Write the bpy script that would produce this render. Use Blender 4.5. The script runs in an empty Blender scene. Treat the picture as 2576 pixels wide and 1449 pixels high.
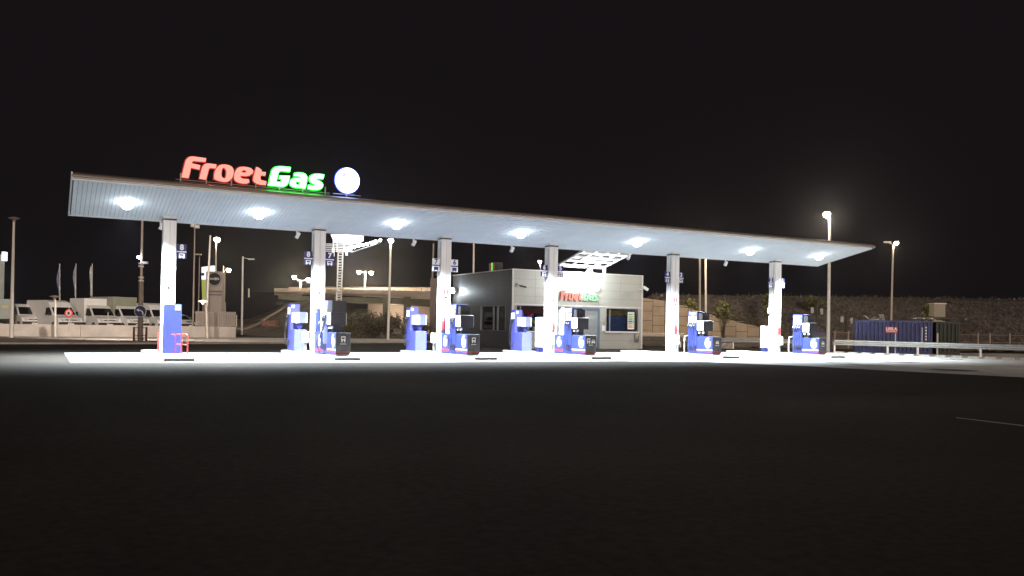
import bpy, bmesh, math, random
from mathutils import Vector, Matrix
random.seed(7)
S = bpy.context.scene
COL = S.collection
PI = math.pi

# ------------------------------------------------------------------ camera
# world frame: X along the canopy, Y away from the camera across it, Z up, metres
F = 2136.0; CX = 1288.0; ROLL = 0.0165; PITCH = math.radians(0.7)
PYC = 820.0 - F*math.tan(PITCH)          # principal row in the 2576 px wide photo
TH = math.radians(61.4)
fwd = Vector((math.cos(TH), math.sin(TH), 0)); rgt = Vector((math.sin(TH), -math.cos(TH), 0)); upv = Vector((0,0,1))
f2 = fwd*math.cos(PITCH) + upv*math.sin(PITCH); u2 = upv*math.cos(PITCH) - fwd*math.sin(PITCH)
CAM = Vector((-4.2146, -36.4092, 1.45))
cr = rgt*math.cos(ROLL) + u2*math.sin(ROLL); cu = -rgt*math.sin(ROLL) + u2*math.cos(ROLL)
cam = bpy.data.cameras.new('camera'); camo = bpy.data.objects.new('camera', cam); COL.objects.link(camo)
cam.sensor_width = 36; cam.lens = 36*F/2576; cam.shift_y = (PYC-724.5)/2576; cam.clip_end = 3000; cam.clip_start = 0.1
M = Matrix((cr, cu, -f2)).transposed().to_4x4(); M.translation = CAM; camo.matrix_world = M
S.camera = camo

def ray(u, v):
    d = f2*F + cr*(u-CX) - cu*(v-PYC)
    return d
def G(u, v, z=0.0):                       # survey: photo point -> point on the ground
    r = ray(u, v); t = (z-CAM.z)/r.z; return CAM + r*t
def at(u, v, depth):                      # survey: photo point -> point at a measured distance
    r = ray(u, v); return CAM + r*(depth/r.dot(fwd))
def onY(u, v, y):
    r = ray(u, v); return CAM + r*((y-CAM.y)/r.y)

# ------------------------------------------------------------------ world, night
W = bpy.data.worlds.new('World'); S.world = W; W.use_nodes = True
bg = W.node_tree.nodes['Background']; bg.inputs[0].default_value = (0.0070, 0.0055, 0.0066, 1); bg.inputs[1].default_value = 1.0
# soft warm glow of the town: one very soft lamp in the sky
sun = bpy.data.lights.new('sun', 'SUN'); sun.energy = 1.5; sun.angle = math.radians(20); sun.color = (1.0, 0.80, 0.67)
suno = bpy.data.objects.new('sun', sun); COL.objects.link(suno)
suno.rotation_euler = Vector((-0.22, -0.93, 0.17)).to_track_quat('Z', 'Y').to_euler()
vs = S.view_settings; S.display_settings.display_device = 'sRGB'
vs.view_transform = 'Standard'; vs.look = 'None'; vs.exposure = 0; vs.gamma = 1; vs.use_curve_mapping = False
S.cycles.max_bounces = 6; S.cycles.diffuse_bounces = 4; S.cycles.volume_bounces = 0; S.cycles.use_light_tree = True
S.cycles.sample_clamp_indirect = 4.0
S.cycles.use_denoising = True

# ------------------------------------------------------------------ materials
MATS = {}
def mat(name, col, rough=0.6, metal=0.0, var=0.0, scale=3.0, bump=0.0, bscale=20.0, emit=None, spec=0.5, aniso=(1,1,1)):
    if name in MATS: return MATS[name]
    m = bpy.data.materials.new(name); m.use_nodes = True; nt = m.node_tree; b = nt.nodes['Principled BSDF']
    b.inputs['Roughness'].default_value = rough; b.inputs['Metallic'].default_value = metal
    b.inputs['Specular IOR Level'].default_value = spec
    b.inputs['Base Color'].default_value = (*col, 1)
    if var > 0 or bump > 0:
        tc = nt.nodes.new('ShaderNodeTexCoord'); mp = nt.nodes.new('ShaderNodeMapping'); mp.inputs['Scale'].default_value = aniso
        nt.links.new(tc.outputs['Object'], mp.inputs[0])
    if var > 0:
        n = nt.nodes.new('ShaderNodeTexNoise'); n.inputs['Scale'].default_value = scale; n.inputs['Detail'].default_value = 8; n.inputs['Roughness'].default_value = 0.65
        nt.links.new(mp.outputs[0], n.inputs['Vector'])
        r = nt.nodes.new('ShaderNodeValToRGB'); r.color_ramp.elements[0].position = 0.3; r.color_ramp.elements[1].position = 0.7
        r.color_ramp.elements[0].color = (*[c*(1-var) for c in col], 1); r.color_ramp.elements[1].color = (*[min(1, c*(1+var*0.6)) for c in col], 1)
        nt.links.new(n.outputs[0], r.inputs[0]); nt.links.new(r.outputs[0], b.inputs['Base Color'])
    if bump > 0:
        n2 = nt.nodes.new('ShaderNodeTexNoise'); n2.inputs['Scale'].default_value = bscale; n2.inputs['Detail'].default_value = 5
        nt.links.new(mp.outputs[0], n2.inputs['Vector'])
        bp = nt.nodes.new('ShaderNodeBump'); bp.inputs['Strength'].default_value = bump; bp.inputs['Distance'].default_value = 0.05
        nt.links.new(n2.outputs[0], bp.inputs['Height']); nt.links.new(bp.outputs[0], b.inputs['Normal'])
    if emit:
        b.inputs['Emission Color'].default_value = (*emit[0], 1); b.inputs['Emission Strength'].default_value = emit[1]
    MATS[name] = m; return m
def asphalt_mat():
    m = mat('asphalt', (0.052, 0.047, 0.044), 0.95, 0, 0.0, spec=0.08)
    nt = m.node_tree; b = nt.nodes['Principled BSDF']
    tc = nt.nodes.new('ShaderNodeTexCoord')
    def noise(sc, det=6):
        n = nt.nodes.new('ShaderNodeTexNoise'); n.inputs['Scale'].default_value = sc; n.inputs['Detail'].default_value = det; n.inputs['Roughness'].default_value = 0.6
        nt.links.new(tc.outputs['Object'], n.inputs['Vector']); return n
    big = noise(0.12, 8); fine = noise(9.0, 8)
    add = nt.nodes.new('ShaderNodeMath'); add.operation = 'MULTIPLY_ADD'; add.inputs[1].default_value = 0.55
    nt.links.new(big.outputs[0], add.inputs[0])
    mul = nt.nodes.new('ShaderNodeMath'); mul.operation = 'MULTIPLY'; mul.inputs[1].default_value = 0.45
    nt.links.new(fine.outputs[0], mul.inputs[0]); nt.links.new(mul.outputs[0], add.inputs[2])
    r = nt.nodes.new('ShaderNodeValToRGB'); r.color_ramp.elements[0].position = 0.36; r.color_ramp.elements[1].position = 0.64
    r.color_ramp.elements[0].color = (0.022, 0.0185, 0.0155, 1); r.color_ramp.elements[1].color = (0.062, 0.054, 0.046, 1)
    nt.links.new(add.outputs[0], r.inputs[0]); nt.links.new(r.outputs[0], b.inputs['Base Color'])
    gr = noise(60, 3)
    bp = nt.nodes.new('ShaderNodeBump'); bp.inputs['Strength'].default_value = 0.5; bp.inputs['Distance'].default_value = 0.02
    nt.links.new(gr.outputs[0], bp.inputs['Height']); nt.links.new(bp.outputs[0], b.inputs['Normal'])
    return m
asphalt = asphalt_mat()
concrete = mat('pad_concrete', (0.60, 0.59, 0.57), 0.85, 0, 0.30, 0.7, 0.3, 30)
concrete_old = mat('old_concrete', (0.30, 0.27, 0.245), 0.85, 0, 0.28, 0.6, 0.3, 30)
kerbm = mat('kerb_concrete', (0.55, 0.55, 0.52), 0.8, 0, 0.3, 3, 0.3, 30)
pavem = mat('pavement_concrete', (0.44, 0.385, 0.34), 0.85, 0, 0.3, 1.2, 0.3, 30)
wallm = mat('wall_concrete', (0.48, 0.43, 0.385), 0.85, 0, 0.2, 0.8, 0.3, 20)
white = mat('white_paint', (0.78, 0.78, 0.76), 0.45, 0, 0.08, 2)
soffm = mat('soffit_panel', (0.86, 0.93, 0.98), 0.8, 0, 0.06, 1.5)
fascm = mat('fascia_metal', (0.27, 0.235, 0.205), 0.4, 0.3, 0.12, 1.0, 0, 20, aniso=(0.2, 4, 4))
colm = mat('column_cladding', (0.72, 0.71, 0.69), 0.4, 0, 0.1, 1.5, aniso=(3, 3, 0.4))
blue = mat('blue_paint', (0.022, 0.032, 0.165), 0.4, 0, 0.12, 4)
blue_d = mat('blue_dark_paint', (0.008, 0.010, 0.075), 0.4, 0, 0.2, 4)
blue_l = mat('blue_enamel', (0.080, 0.085, 0.37), 0.4, 0, 0.1, 4)
black = mat('black_plastic', (0.012, 0.012, 0.014), 0.35, 0, 0.2, 5)
dark = mat('dark_metal', (0.04, 0.037, 0.034), 0.5, 0.3, 0.3, 5)
darkend = mat('dark_panel', (0.022, 0.021, 0.024), 0.4, 0, 0.25, 5)
red = mat('red_paint', (0.55, 0.03, 0.03), 0.4, 0, 0.1, 4)
redrail = mat('red_tube', (0.5, 0.045, 0.04), 0.4, 0, 0.1, 4)
grey = mat('grey_metal', (0.32, 0.31, 0.30), 0.45, 0.5, 0.15, 2)
galv = mat('galvanised_steel', (0.50, 0.49, 0.46), 0.4, 0.55, 0.18, 3)
polem = mat('pole_paint', (0.50, 0.44, 0.38), 0.45, 0.2, 0.15, 2)
polew = mat('pole_white', (0.70, 0.66, 0.60), 0.45, 0.1, 0.12, 2)
poleb = mat('pole_brown', (0.24, 0.19, 0.15), 0.5, 0.2, 0.2, 2)
vanw = mat('van_white', (0.82, 0.81, 0.78), 0.3, 0, 0.06, 2)
vang = mat('van_green_grey', (0.26, 0.27, 0.20), 0.4, 0, 0.15, 2)
glassd = mat('dark_glass', (0.012, 0.012, 0.012), 0.08, 0, 0.0, spec=0.8)
rubber = mat('rubber', (0.015, 0.015, 0.015), 0.8, 0, 0.2, 5)
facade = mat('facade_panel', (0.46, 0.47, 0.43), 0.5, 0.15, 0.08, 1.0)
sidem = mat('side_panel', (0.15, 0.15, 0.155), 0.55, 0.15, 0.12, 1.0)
shutm = mat('shutter_slats', (0.42, 0.45, 0.46), 0.45, 0.3, 0.1, 2)
contb = mat('container_blue', (0.045, 0.055, 0.155), 0.5, 0.1, 0.3, 1.6)
contd = mat('container_dark', (0.030, 0.034, 0.026), 0.6, 0.1, 0.3, 1.6)
earth = mat('earth', (0.13, 0.105, 0.085), 0.95, 0, 0.45, 0.7, 0.8, 4)
rock = mat('rocky_earth', (0.10, 0.085, 0.078), 0.95, 0, 0.85, 2.6, 1.0, 9)
blockm = mat('tan_blocks', (0.40, 0.32, 0.23), 0.85, 0, 0.18, 0.9, 0.3, 12)
barkm = mat('bark', (0.08, 0.06, 0.045), 0.9, 0, 0.4, 6)
leafm = mat('leaf_olive', (0.075, 0.075, 0.035), 0.7, 0, 0.5, 1.5)
leafy = mat('leaf_yellow', (0.20, 0.20, 0.07), 0.7, 0, 0.4, 1.5)
leafb = mat('leaf_brown', (0.085, 0.06, 0.042), 0.8, 0, 0.5, 1.5)
bridgem = mat('bridge_concrete', (0.40, 0.34, 0.28), 0.85, 0, 0.25, 0.3, 0.2, 4)
beamm = mat('bridge_beam', (0.11, 0.11, 0.07), 0.85, 0, 0.3, 0.5)
cloth = mat('flag_cloth', (0.42, 0.45, 0.55), 0.8, 0, 0.3, 6)
totemm = mat('totem_grey', (0.36, 0.31, 0.27), 0.5, 0.2, 0.1, 1)
yellowp = mat('yellow_paint', (0.6, 0.5, 0.15), 0.5)
greenp = mat('green_paint', (0.12, 0.5, 0.1), 0.5)
cyanp = mat('cyan_paint', (0.05, 0.4, 0.38), 0.5)
orangep = mat('orange_paint', (0.8, 0.2, 0.06), 0.5)
linep = mat('worn_line_paint', (0.45, 0.44, 0.42), 0.7, 0, 0.3, 5)
lens_cool = mat('lens_cool', (1, 1, 1), 0.4, emit=((0.90, 0.96, 1.0), 60))
lens_can = mat('lens_canopy', (1, 1, 1), 0.4, emit=((0.84, 0.94, 1.0), 26))
lens_warm = mat('lens_warm', (1, 1, 1), 0.4, emit=((1.0, 0.80, 0.52), 45))
lens_off = mat('lens_off', (0.55, 0.53, 0.5), 0.3)
screen = mat('lit_screen', (0.8, 0.8, 0.8), 0.4, emit=((0.95, 0.97, 1.0), 1.1))
whitebright = mat('white_enamel', (0.85, 0.86, 0.86), 0.35, 0, 0.04, 2)
sign_red = mat('sign_red_glow', (0.25, 0.04, 0.03), 0.5, emit=((1.0, 0.34, 0.27), 1.3))
sign_green = mat('sign_green_glow', (0.1, 0.5, 0.1), 0.5, emit=((0.09, 1.0, 0.13), 11.0))
sign_white = mat('sign_white_glow', (0.9, 0.9, 1), 0.5, emit=((0.30, 0.42, 1.0), 14))

# ------------------------------------------------------------------ mesh helpers
class MB:
    def __init__(s): s.v = []; s.f = []; s.m = []; s.mi = 0
    def add(s, vs, fs):
        o = len(s.v); s.v += [tuple(v) for v in vs]; s.f += [tuple(i+o for i in f) for f in fs]; s.m += [s.mi]*len(fs)
    def box(s, x0, x1, y0, y1, z0, z1):
        vs = [(x0,y0,z0),(x1,y0,z0),(x1,y1,z0),(x0,y1,z0),(x0,y0,z1),(x1,y0,z1),(x1,y1,z1),(x0,y1,z1)]
        s.add(vs, [(0,3,2,1),(4,5,6,7),(0,1,5,4),(1,2,6,5),(2,3,7,6),(3,0,4,7)]); return s
    def cbox(s, x0, x1, y0, y1, z0, z1, c=0.03):   # box with chamfered vertical edges and top
        p = [(x0+c,y0),(x1-c,y0),(x1,y0+c),(x1,y1-c),(x1-c,y1),(x0+c,y1),(x0,y1-c),(x0,y0+c)]
        cx, cy = (x0+x1)/2, (y0+y1)/2
        kx = 1-2*c/(x1-x0); ky = 1-2*c/(y1-y0)
        vs = [(a,b,z0) for a,b in p]+[(a,b,z1-c) for a,b in p]+[(cx+(a-cx)*kx, cy+(b-cy)*ky, z1) for a,b in p]
        fs = [tuple(reversed(range(8))), tuple(range(16,24))]
        for k in (0,8):
            for i in range(8): j=(i+1)%8; fs.append((k+i,k+j,k+j+8,k+i+8))
        s.add(vs, fs); return s
    def obox(s, c, ax, ay, az):          # oriented box: centre + half-axis vectors
        c, ax, ay, az = map(Vector, (c, ax, ay, az))
        vs = [c+ax*i+ay*j+az*k for k in (-1,1) for i,j in ((-1,-1),(1,-1),(1,1),(-1,1))]
        s.add(vs, [(0,3,2,1),(4,5,6,7),(0,1,5,4),(1,2,6,5),(2,3,7,6),(3,0,4,7)]); return s
    def tube(s, pts, r, n=8, r1=None, cap=True):
        pts = [Vector(p) for p in pts]; rings = []
        for i, p in enumerate(pts):
            d = (pts[min(i+1, len(pts)-1)] - pts[max(i-1, 0)]).normalized()
            a = d.cross(Vector((0,0,1)));
            if a.length < 0.05: a = d.cross(Vector((1,0,0)))
            a.normalize(); b = d.cross(a)
            rr = r if r1 is None else r + (r1-r)*i/(len(pts)-1)
            rings.append([p + (a*math.cos(2*PI*k/n) + b*math.sin(2*PI*k/n))*rr for k in range(n)])
        vs = [q for rg in rings for q in rg]; fs = []
        for i in range(len(pts)-1):
            for k in range(n):
                l = (k+1) % n; fs.append((i*n+k, i*n+l, (i+1)*n+l, (i+1)*n+k))
        if cap: fs += [tuple(range(n))[::-1], tuple((len(pts)-1)*n+k for k in range(n))]
        s.add(vs, fs); return s
    def prism(s, poly, fr, ex):          # poly: 3D pts, extrude by vector ex
        ex = Vector(ex); n = len(poly); p = [Vector(q) for q in poly]
        s.add(p + [q+ex for q in p], [tuple(range(n)), tuple(range(2*n-1, n-1, -1))] + [(i, n+i, n+(i+1)%n, (i+1)%n) for i in range(n)]); return s
    def lathe(s, c, prof, n=16):
        vs = []; fs = []
        for r, z in prof:
            for k in range(n): vs.append((c[0]+r*math.cos(2*PI*k/n), c[1]+r*math.sin(2*PI*k/n), c[2]+z))
        for i in range(len(prof)-1):
            for k in range(n):
                l=(k+1)%n; fs.append((i*n+k, i*n+l, (i+1)*n+l, (i+1)*n+k))
        s.add(vs, fs); return s
    def obj(s, name, m, parent=None, fix=True, smooth=False):
        me = bpy.data.meshes.new(name); me.from_pydata(s.v, [], s.f)
        for q in (m if isinstance(m, (list, tuple)) else [m]): me.materials.append(q)
        if isinstance(m, (list, tuple)): me.polygons.foreach_set('material_index', s.m)
        if fix:
            bm = bmesh.new(); bm.from_mesh(me); bmesh.ops.recalc_face_normals(bm, faces=bm.faces); bm.to_mesh(me); bm.free()
        if smooth:
            for p in me.polygons: p.use_smooth = True
        o = bpy.data.objects.new(name, me); COL.objects.link(o)
        if parent:
            o.parent = parent
            o.location = (0, 0, 0)
        return o
def local(o, parent):                     # mesh was written in world coordinates: keep it in place under its parent
    P = wmat(parent)
    o.data.transform(P.inverted()); return o
def wmat(o):
    m = o.matrix_basis.copy() if o.type != 'X' else None
    m = Matrix.LocRotScale(o.location, o.rotation_euler, o.scale)
    return (wmat(o.parent) @ m) if o.parent else m
def tag(o, label, cat, group=None, kind=None):
    if label: o['label'] = label
    if cat: o['category'] = cat
    if group: o['group'] = group
    if kind: o['kind'] = kind
    return o
def thing(name, label, cat, loc=(0,0,0), rz=0, group=None):
    o = bpy.data.objects.new(name, None); COL.objects.link(o); o.location = loc; o.rotation_euler = (0,0,rz); o.empty_display_size = 0.2
    return tag(o, label, cat, group)
def wpart(mb, name, m, parent, **k):      # part given in world coordinates
    o = mb.obj(name, m, parent, **k); return local(o, parent)
def struct(mb, name, m, **k):
    o = mb.obj(name, m, **k); o['kind'] = 'structure'; return o
def text_mesh(txt, size, mb, org, xd, yd, bold=0.0, ex=0.004, cx=True, shear=0):
    """letters of the built-in font laid on a surface: org + x*xd + y*yd, ex thick"""
    cu_ = bpy.data.curves.new('t', 'FONT'); cu_.body = txt; cu_.size = size; cu_.offset = bold; cu_.shear = shear
    cu_.resolution_u = 3; cu_.fill_mode = 'FRONT'
    if cx: cu_.align_x = 'CENTER'; cu_.align_y = 'CENTER'
    o = bpy.data.objects.new('t', cu_); me = bpy.data.meshes.new_from_object(o)
    org, xd, yd = Vector(org), Vector(xd).normalized(), Vector(yd).normalized(); nd = xd.cross(yd)
    vs = [org + xd*v.co.x + yd*v.co.y + nd*ex for v in me.vertices]
    mb.add(vs, [tuple(p.vertices) for p in me.polygons])
    bpy.data.objects.remove(o); bpy.data.curves.remove(cu_); bpy.data.meshes.remove(me)
def lamp(kind, loc, energy, color, parent=None, name='lamp_light', **k):
    l = bpy.data.lights.new(name, kind); l.energy = energy; l.color = color
    for a, b in k.items(): setattr(l, a, b)
    o = bpy.data.objects.new(name, l); COL.objects.link(o)
    if parent: o.parent = parent; loc = wmat(parent).inverted() @ Vector(loc)
    o.location = loc; return o

# ================================================================== SETTING
g = MB(); g.add([(-900,-900,0),(900,-900,0),(900,900,0),(-900,900,0)], [(0,1,2,3)]); struct(g, 'ground', asphalt)
# concrete forecourt: pad under the canopy, widening to the right towards the camera
pad = MB()
rB = G(2700, 956); rA = G(2300, 936); rC = G(2000, 920)
padpts = [(-3.62, 4.3), (-3.55, -4.9), (5.5, -6.0), (17.5, -6.2), (21.2, -7.6), (rC.x, rC.y), (rA.x, rA.y), (rB.x, rB.y), (60, -19), (60, 1), (46, 4.3)]
pad.add([(x, y, 0.006) for x, y in padpts], [tuple(range(len(padpts)))]); struct(pad, 'forecourt', concrete)
jt = MB()
for x in [2.95, 8.9, 14.9, 21.6, 29.4]:
    jt.box(x-0.012, x+0.012, -5.6, 4.2, 0.0065, 0.010)
jt.box(-3.4, 44, -1.012, -0.988, 0.0065, 0.0102)
struct(jt, 'pavement_joints', dark)
# far pavement in front of the wall and drain kerb
pv = MB(); a = G(-400, 866); b = G(300, 866); c = G(700, 865); d = G(1100, 862)
far = [(a.x-30, a.y), (a.x, a.y), (b.x, b.y), (c.x, c.y), (d.x, d.y), (24, 37), (9.5, 37.15), (-60, 34.5)]
pv.add([(x, y, 0.10) for x, y in far] + [(x, y, -0.02) for x, y in far], [tuple(range(8))] + [(i, (i+1)%8, 8+(i+1)%8, 8+i) for i in range(8)])
struct(pv, 'pavement', pavem)
ln = MB()
p0, p1 = G(2405, 1050.5), G(2620, 1075.5); q0, q1 = G(2405, 1052), G(2620, 1078.5)
ln.add([(p.x, p.y, 0.005) for p in (p0, p1, q1, q0)], [(0,1,2,3)])
for (ua, va, ub, vb) in ((20, 869.5, 135, 873.5), (830, 873, 935, 876)):
    p0, p1 = G(ua, va), G(ub, vb); ln.add([(p0.x,p0.y,0.005),(p1.x,p1.y,0.005),(p1.x,p1.y+0.15,0.005),(p0.x,p0.y+0.15,0.005)], [(0,1,2,3)])
struct(ln, 'road_markings', linep)

def terrain(name, fn, x0, x1, y0, y1, nx, ny, m):
    t = MB(); vs = []
    for j in range(ny+1):
        for i in range(nx+1):
            s_ = x0+(x1-x0)*i/nx; d_ = y0+(y1-y0)*j/ny
            p = fn(s_, d_); vs.append(p)
    t.add(vs, [(j*(nx+1)+i, j*(nx+1)+i+1, (j+1)*(nx+1)+i+1, (j+1)*(nx+1)+i) for j in range(ny) for i in range(nx)])
    return struct(t, name, m, fix=False, smooth=True)
from mathutils import noise as NZ
def fr(s_, d_): return CAM.xy.to_3d() + rgt*s_ + fwd*d_     # lateral / depth frame
def frp(s_, d_, z): p = fr(s_, d_); return (p.x, p.y, z)
def sm(a, b, x): t = max(0, min(1, (x-a)/(b-a))); return t*t*(3-2*t)
# rocky cutting behind the station, right half
def rocky(s_, d_):
    u = s_/d_*F + CX
    h = sm(86, 94, d_) * (5.25 + 0.004*(s_-30)) * sm(1560, 1640, u)
    n = NZ.fractal(Vector((s_*0.35, d_*0.35, 1)), 0.9, 2.2, 5)
    return frp(s_, d_, h + n*0.75*(1 if h > .1 else .1)*(1 if h < 4.9 else .12) - (0.3 if h < 0.02 else 0))
terrain('rocky_slope', rocky, 10, 110, 84, 120, 200, 50, rock)
# low dark hills farther off, left of the cutting
def hills(s_, d_):
    u = s_/d_*F + CX
    h = (d_-110)/60.0*9.0*sm(1450, 1650, u)
    n = NZ.fractal(Vector((s_*0.05, d_*0.05, 4)), 0.9, 2.1, 4)
    return frp(s_, d_, max(-0.5, h*0.55 + n*1.0))
terrain('hills', hills, 10, 130, 112, 200, 60, 30, earth)
# earth mound of the bridge abutment, left centre
def mound(s_, d_):
    u = s_/d_*F + CX
    ridge = sm(600, 830, u) * sm(82, 104, d_) * (1 - 0.0*sm(900, 1000, u))
    drop = 1 - sm(835, 905, u)
    h = 5.0*ridge*drop
    n = NZ.fractal(Vector((s_*0.28, d_*0.28, 9)), 0.9, 2.2, 5)
    return frp(s_, d_, h + n*0.35*min(1, h+0.25) - 0.05)
terrain('embankment', mound, -46, -6, 76, 128, 120, 70, earth)
# ground strip of rubble at the mound foot
def plateau(s_, d_):
    u = s_/d_*F + CX
    n = NZ.fractal(Vector((s_*0.1, d_*0.1, 2)), 0.9, 2.1, 5)
    return frp(s_, d_, sm(600, 760, u)*5.0*sm(128, 134, d_) + (d_-134)*0.025*sm(134,140,d_) + n*0.9 - 0.4)
terrain('hillside', plateau, -75, -8, 127, 210, 110, 60, earth)

# loose stones and dry scrub over the rocky slope
def slope_z(s_, d_): return rocky(s_, d_)
st_ = MB(); sc_ = MB(); rs_ = random.Random(21)
for k in range(5200):
    d_ = rs_.uniform(84.5, 94); s_ = (rs_.uniform(1640, 2600)-CX)/F*d_; p = Vector(rocky(s_, d_)); r_ = rs_.uniform(.03, .11)*(1 if rs_.random() < .93 else 2)
    if rs_.random() < .55:
        q = [p+Vector((rs_.uniform(-1,1), rs_.uniform(-1,1), rs_.uniform(-.6,1)))*r_ for _ in range(4)]; st_.add(q, [(0,1,2),(0,2,3),(0,3,1),(1,3,2)])
    else:
        for j in range(3):
            a_ = Vector((rs_.uniform(-1,1), rs_.uniform(-1,1), 0))*.05; h_ = rs_.uniform(.12, .4); sc_.add([p-a_, p+a_, p+a_*.3+Vector((rs_.uniform(-.1,.1), rs_.uniform(-.1,.1), h_))], [(0,1,2)])
o = st_.obj('loose_stones', mat('stone_pale', (.30,.26,.23), .9, 0, .5, 4), fix=False); o['kind'] = 'stuff'
o = sc_.obj('dry_scrub', mat('scrub', (.10,.085,.05), .9, 0, .5, 2), fix=False); o['kind'] = 'stuff'
# ================================================================== CANOPY
SL = 0.2
def sz(y): return 5.44 + (0.5-y)*SL
XL, XR = -3.62, 37.38
YF, YR = -3.62, 0.5
can = thing('fuel_canopy', 'long white petrol station canopy on six square columns, tilted up towards the front', 'canopy', (16.6, -1.5, 0))
pl = MB()
x = XL+0.06
k = 0
while x < XR-0.1:
    x1 = min(x+0.15, XR-0.06)
    yf = YF+0.05
    if x1 > XR-0.3: yf = YF+0.05 + (x1-(XR-0.3))*0.6
    a0, a1 = x+0.006, x1-0.006
    vs = [(a0, yf, sz(yf)), (a1, yf, sz(yf)), (a1, YR-0.04, sz(YR-0.04)), (a0, YR-0.04, sz(YR-0.04))]
    pl.add(vs + [(p[0], p[1], p[2]+0.03) for p in vs], [(3,2,1,0),(0,1,5,4),(1,2,6,5),(2,3,7,6),(3,0,4,7)])
    x = x1; k += 1
wpart(pl, 'soffit', soffm, can, fix=False)
bk = MB(); bk.add([(XL+.05, YF+.06, sz(YF)+.035), (XR-.35, YF+.06, sz(YF)+.035), (XR-.1, YF+.25, sz(YF+.25)+.035), (XR-.1, YR-.03, sz(YR)+.05), (XL+.05, YR-.03, sz(YR)+.05)], [(4,3,2,1,0)])
wpart(bk, 'soffit_backing', dark, can, fix=False)
# bull-nosed front fascia with rounded right corner, swept along the front edge
prof = [(0.02, -0.01), (-0.03, 0.0), (-0.09, 0.035), (-0.12, 0.075), (-0.12, 0.11), (-0.085, 0.16), (0.0, 0.195), (0.35, 0.205)]   # (outward y, z)
path = [(XL-0.02, YF)] + [(XL+0.5*i, YF) for i in range(1, 80) if XL+0.5*i < XR-0.4] + [(XR-0.30, YF), (XR-0.16, YF+.04), (XR-0.07, YF+.12), (XR-.015, YF+.24), (XR, YF+.4), (XR, YR)]
fa = MB(); vs = []
nrm = []
for i, (px, py) in enumerate(path):
    a_ = path[max(0, i-1)]; b_ = path[min(len(path)-1, i+1)]
    t_ = Vector((b_[0]-a_[0], b_[1]-a_[1])).normalized(); nrm.append(Vector((-t_.y, t_.x)))
for (px, py), n_ in zip(path, nrm):
    for o_, z_ in prof: vs.append((px + n_.x*o_, py + n_.y*o_, sz(py)+z_))
m_ = len(prof)
fa.add(vs, [(i*m_+j, (i+1)*m_+j, (i+1)*m_+j+1, i*m_+j+1) for i in range(len(path)-1) for j in range(m_-1)])
wpart(fa, 'front_fascia', fascm, can, smooth=True)
tr = MB(); tr.obox(((XL+XR-.35)/2, YF+0.02, sz(YF+.02)-0.022), ((XR-XL-.35)/2, 0, 0), (0, .03, -.006), (0, 0, .018)); wpart(tr, 'drip_trim', whitebright, can)
rf = MB(); rf.prism([(XL, YR, sz(YR)-.02), (XL, YR+.10, sz(YR)+.02), (XL, YR+.10, sz(YR)+.13), (XL, YR-.05, sz(YR)+.17), (XL, YR-.03, sz(YR)+.03)], 0, (XR-XL, 0, 0)); wpart(rf, 'rear_fascia', colm, can)
le = MB(); le.prism([(XL-.03, YF-.1, sz(YF)+.02), (XL-.03, YR+.10, sz(YR)-.02), (XL-.03, YR+.10, sz(YR)+.16), (XL-.03, YF-.1, sz(YF)+.22)], 0, (.05, 0, 0)); wpart(le, 'end_fascia', colm, can)
ro = MB(); ro.add([(XL, YF+.05, sz(YF)+.24), (XR-.3, YF+.3, sz(YF)+.24), (XR-.05, YR, sz(YR)+.2), (XL, YR, sz(YR)+.2)], [(0,1,2,3)]); wpart(ro, 'roof_deck', grey, can, fix=False)
CXS = [-0.055, 6.01, 11.98, 17.83, 25.58, 33.22]
hs = 0.24
for i, cx in enumerate(CXS):
    c_ = MB(); zt = 5.40
    # folded cladding with a shadow groove down the middle of each face
    g_ = 0.012; d_ = 0.03; e_ = 0.10 
    pts = [(-hs,-hs),(-g_,-hs),(-g_,-hs+d_),(g_,-hs+d_),(g_,-hs),(hs,-hs),(hs,-g_),(hs-d_,-g_),(hs-d_,g_),(hs,g_),(hs,hs),(g_,hs),(g_,hs-d_),(-g_,hs-d_),(-g_,hs),(-hs,hs),(-hs,g_),(-hs+d_,g_),(-hs+d_,-g_),(-hs,-g_)]
    n_ = len(pts)
    c_.add([(cx+p, q, 0.15) for p, q in pts] + [(cx+p, q, sz(q)+0.0) for p, q in pts], [(j, (j+1)%n_, n_+(j+1)%n_, n_+j) for j in range(n_)])
    co = wpart(c_, 'column', colm, can, fix=True)
    cp = MB(); cp.box(cx-hs-.006, cx+hs+.006, -hs-.006, hs+.006, 5.43, 5.50); wpart(cp, 'column_top_line', dark, co)  # thin dark line round the column top, not a separate collar
    if i < 5:
        st = MB(); st.mi = 0; st.box(cx-.115, cx+.115, -hs-.006, -hs-.001, 2.86, 3.12); st.mi = 1; st.box(cx-.11, cx-.045, -hs-.010, -hs-.006, 2.87, 3.11); st.box(cx+.045, cx+.11, -hs-.010, -hs-.006, 2.87, 3.11)
        st.mi = 2; st.box(cx-.06, cx+.06, -hs-.008, -hs-.001, 2.70, 2.78)
        wpart(st, 'safety_sign', [white, red, black], co)
    if i > 0:
        ch = MB(); ch.tube([(cx-hs-.02, -.12, .2), (cx-hs-.02, -.12, 5.3)], .016, 6); wpart(ch, 'cable_pipe', grey, co)

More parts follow.
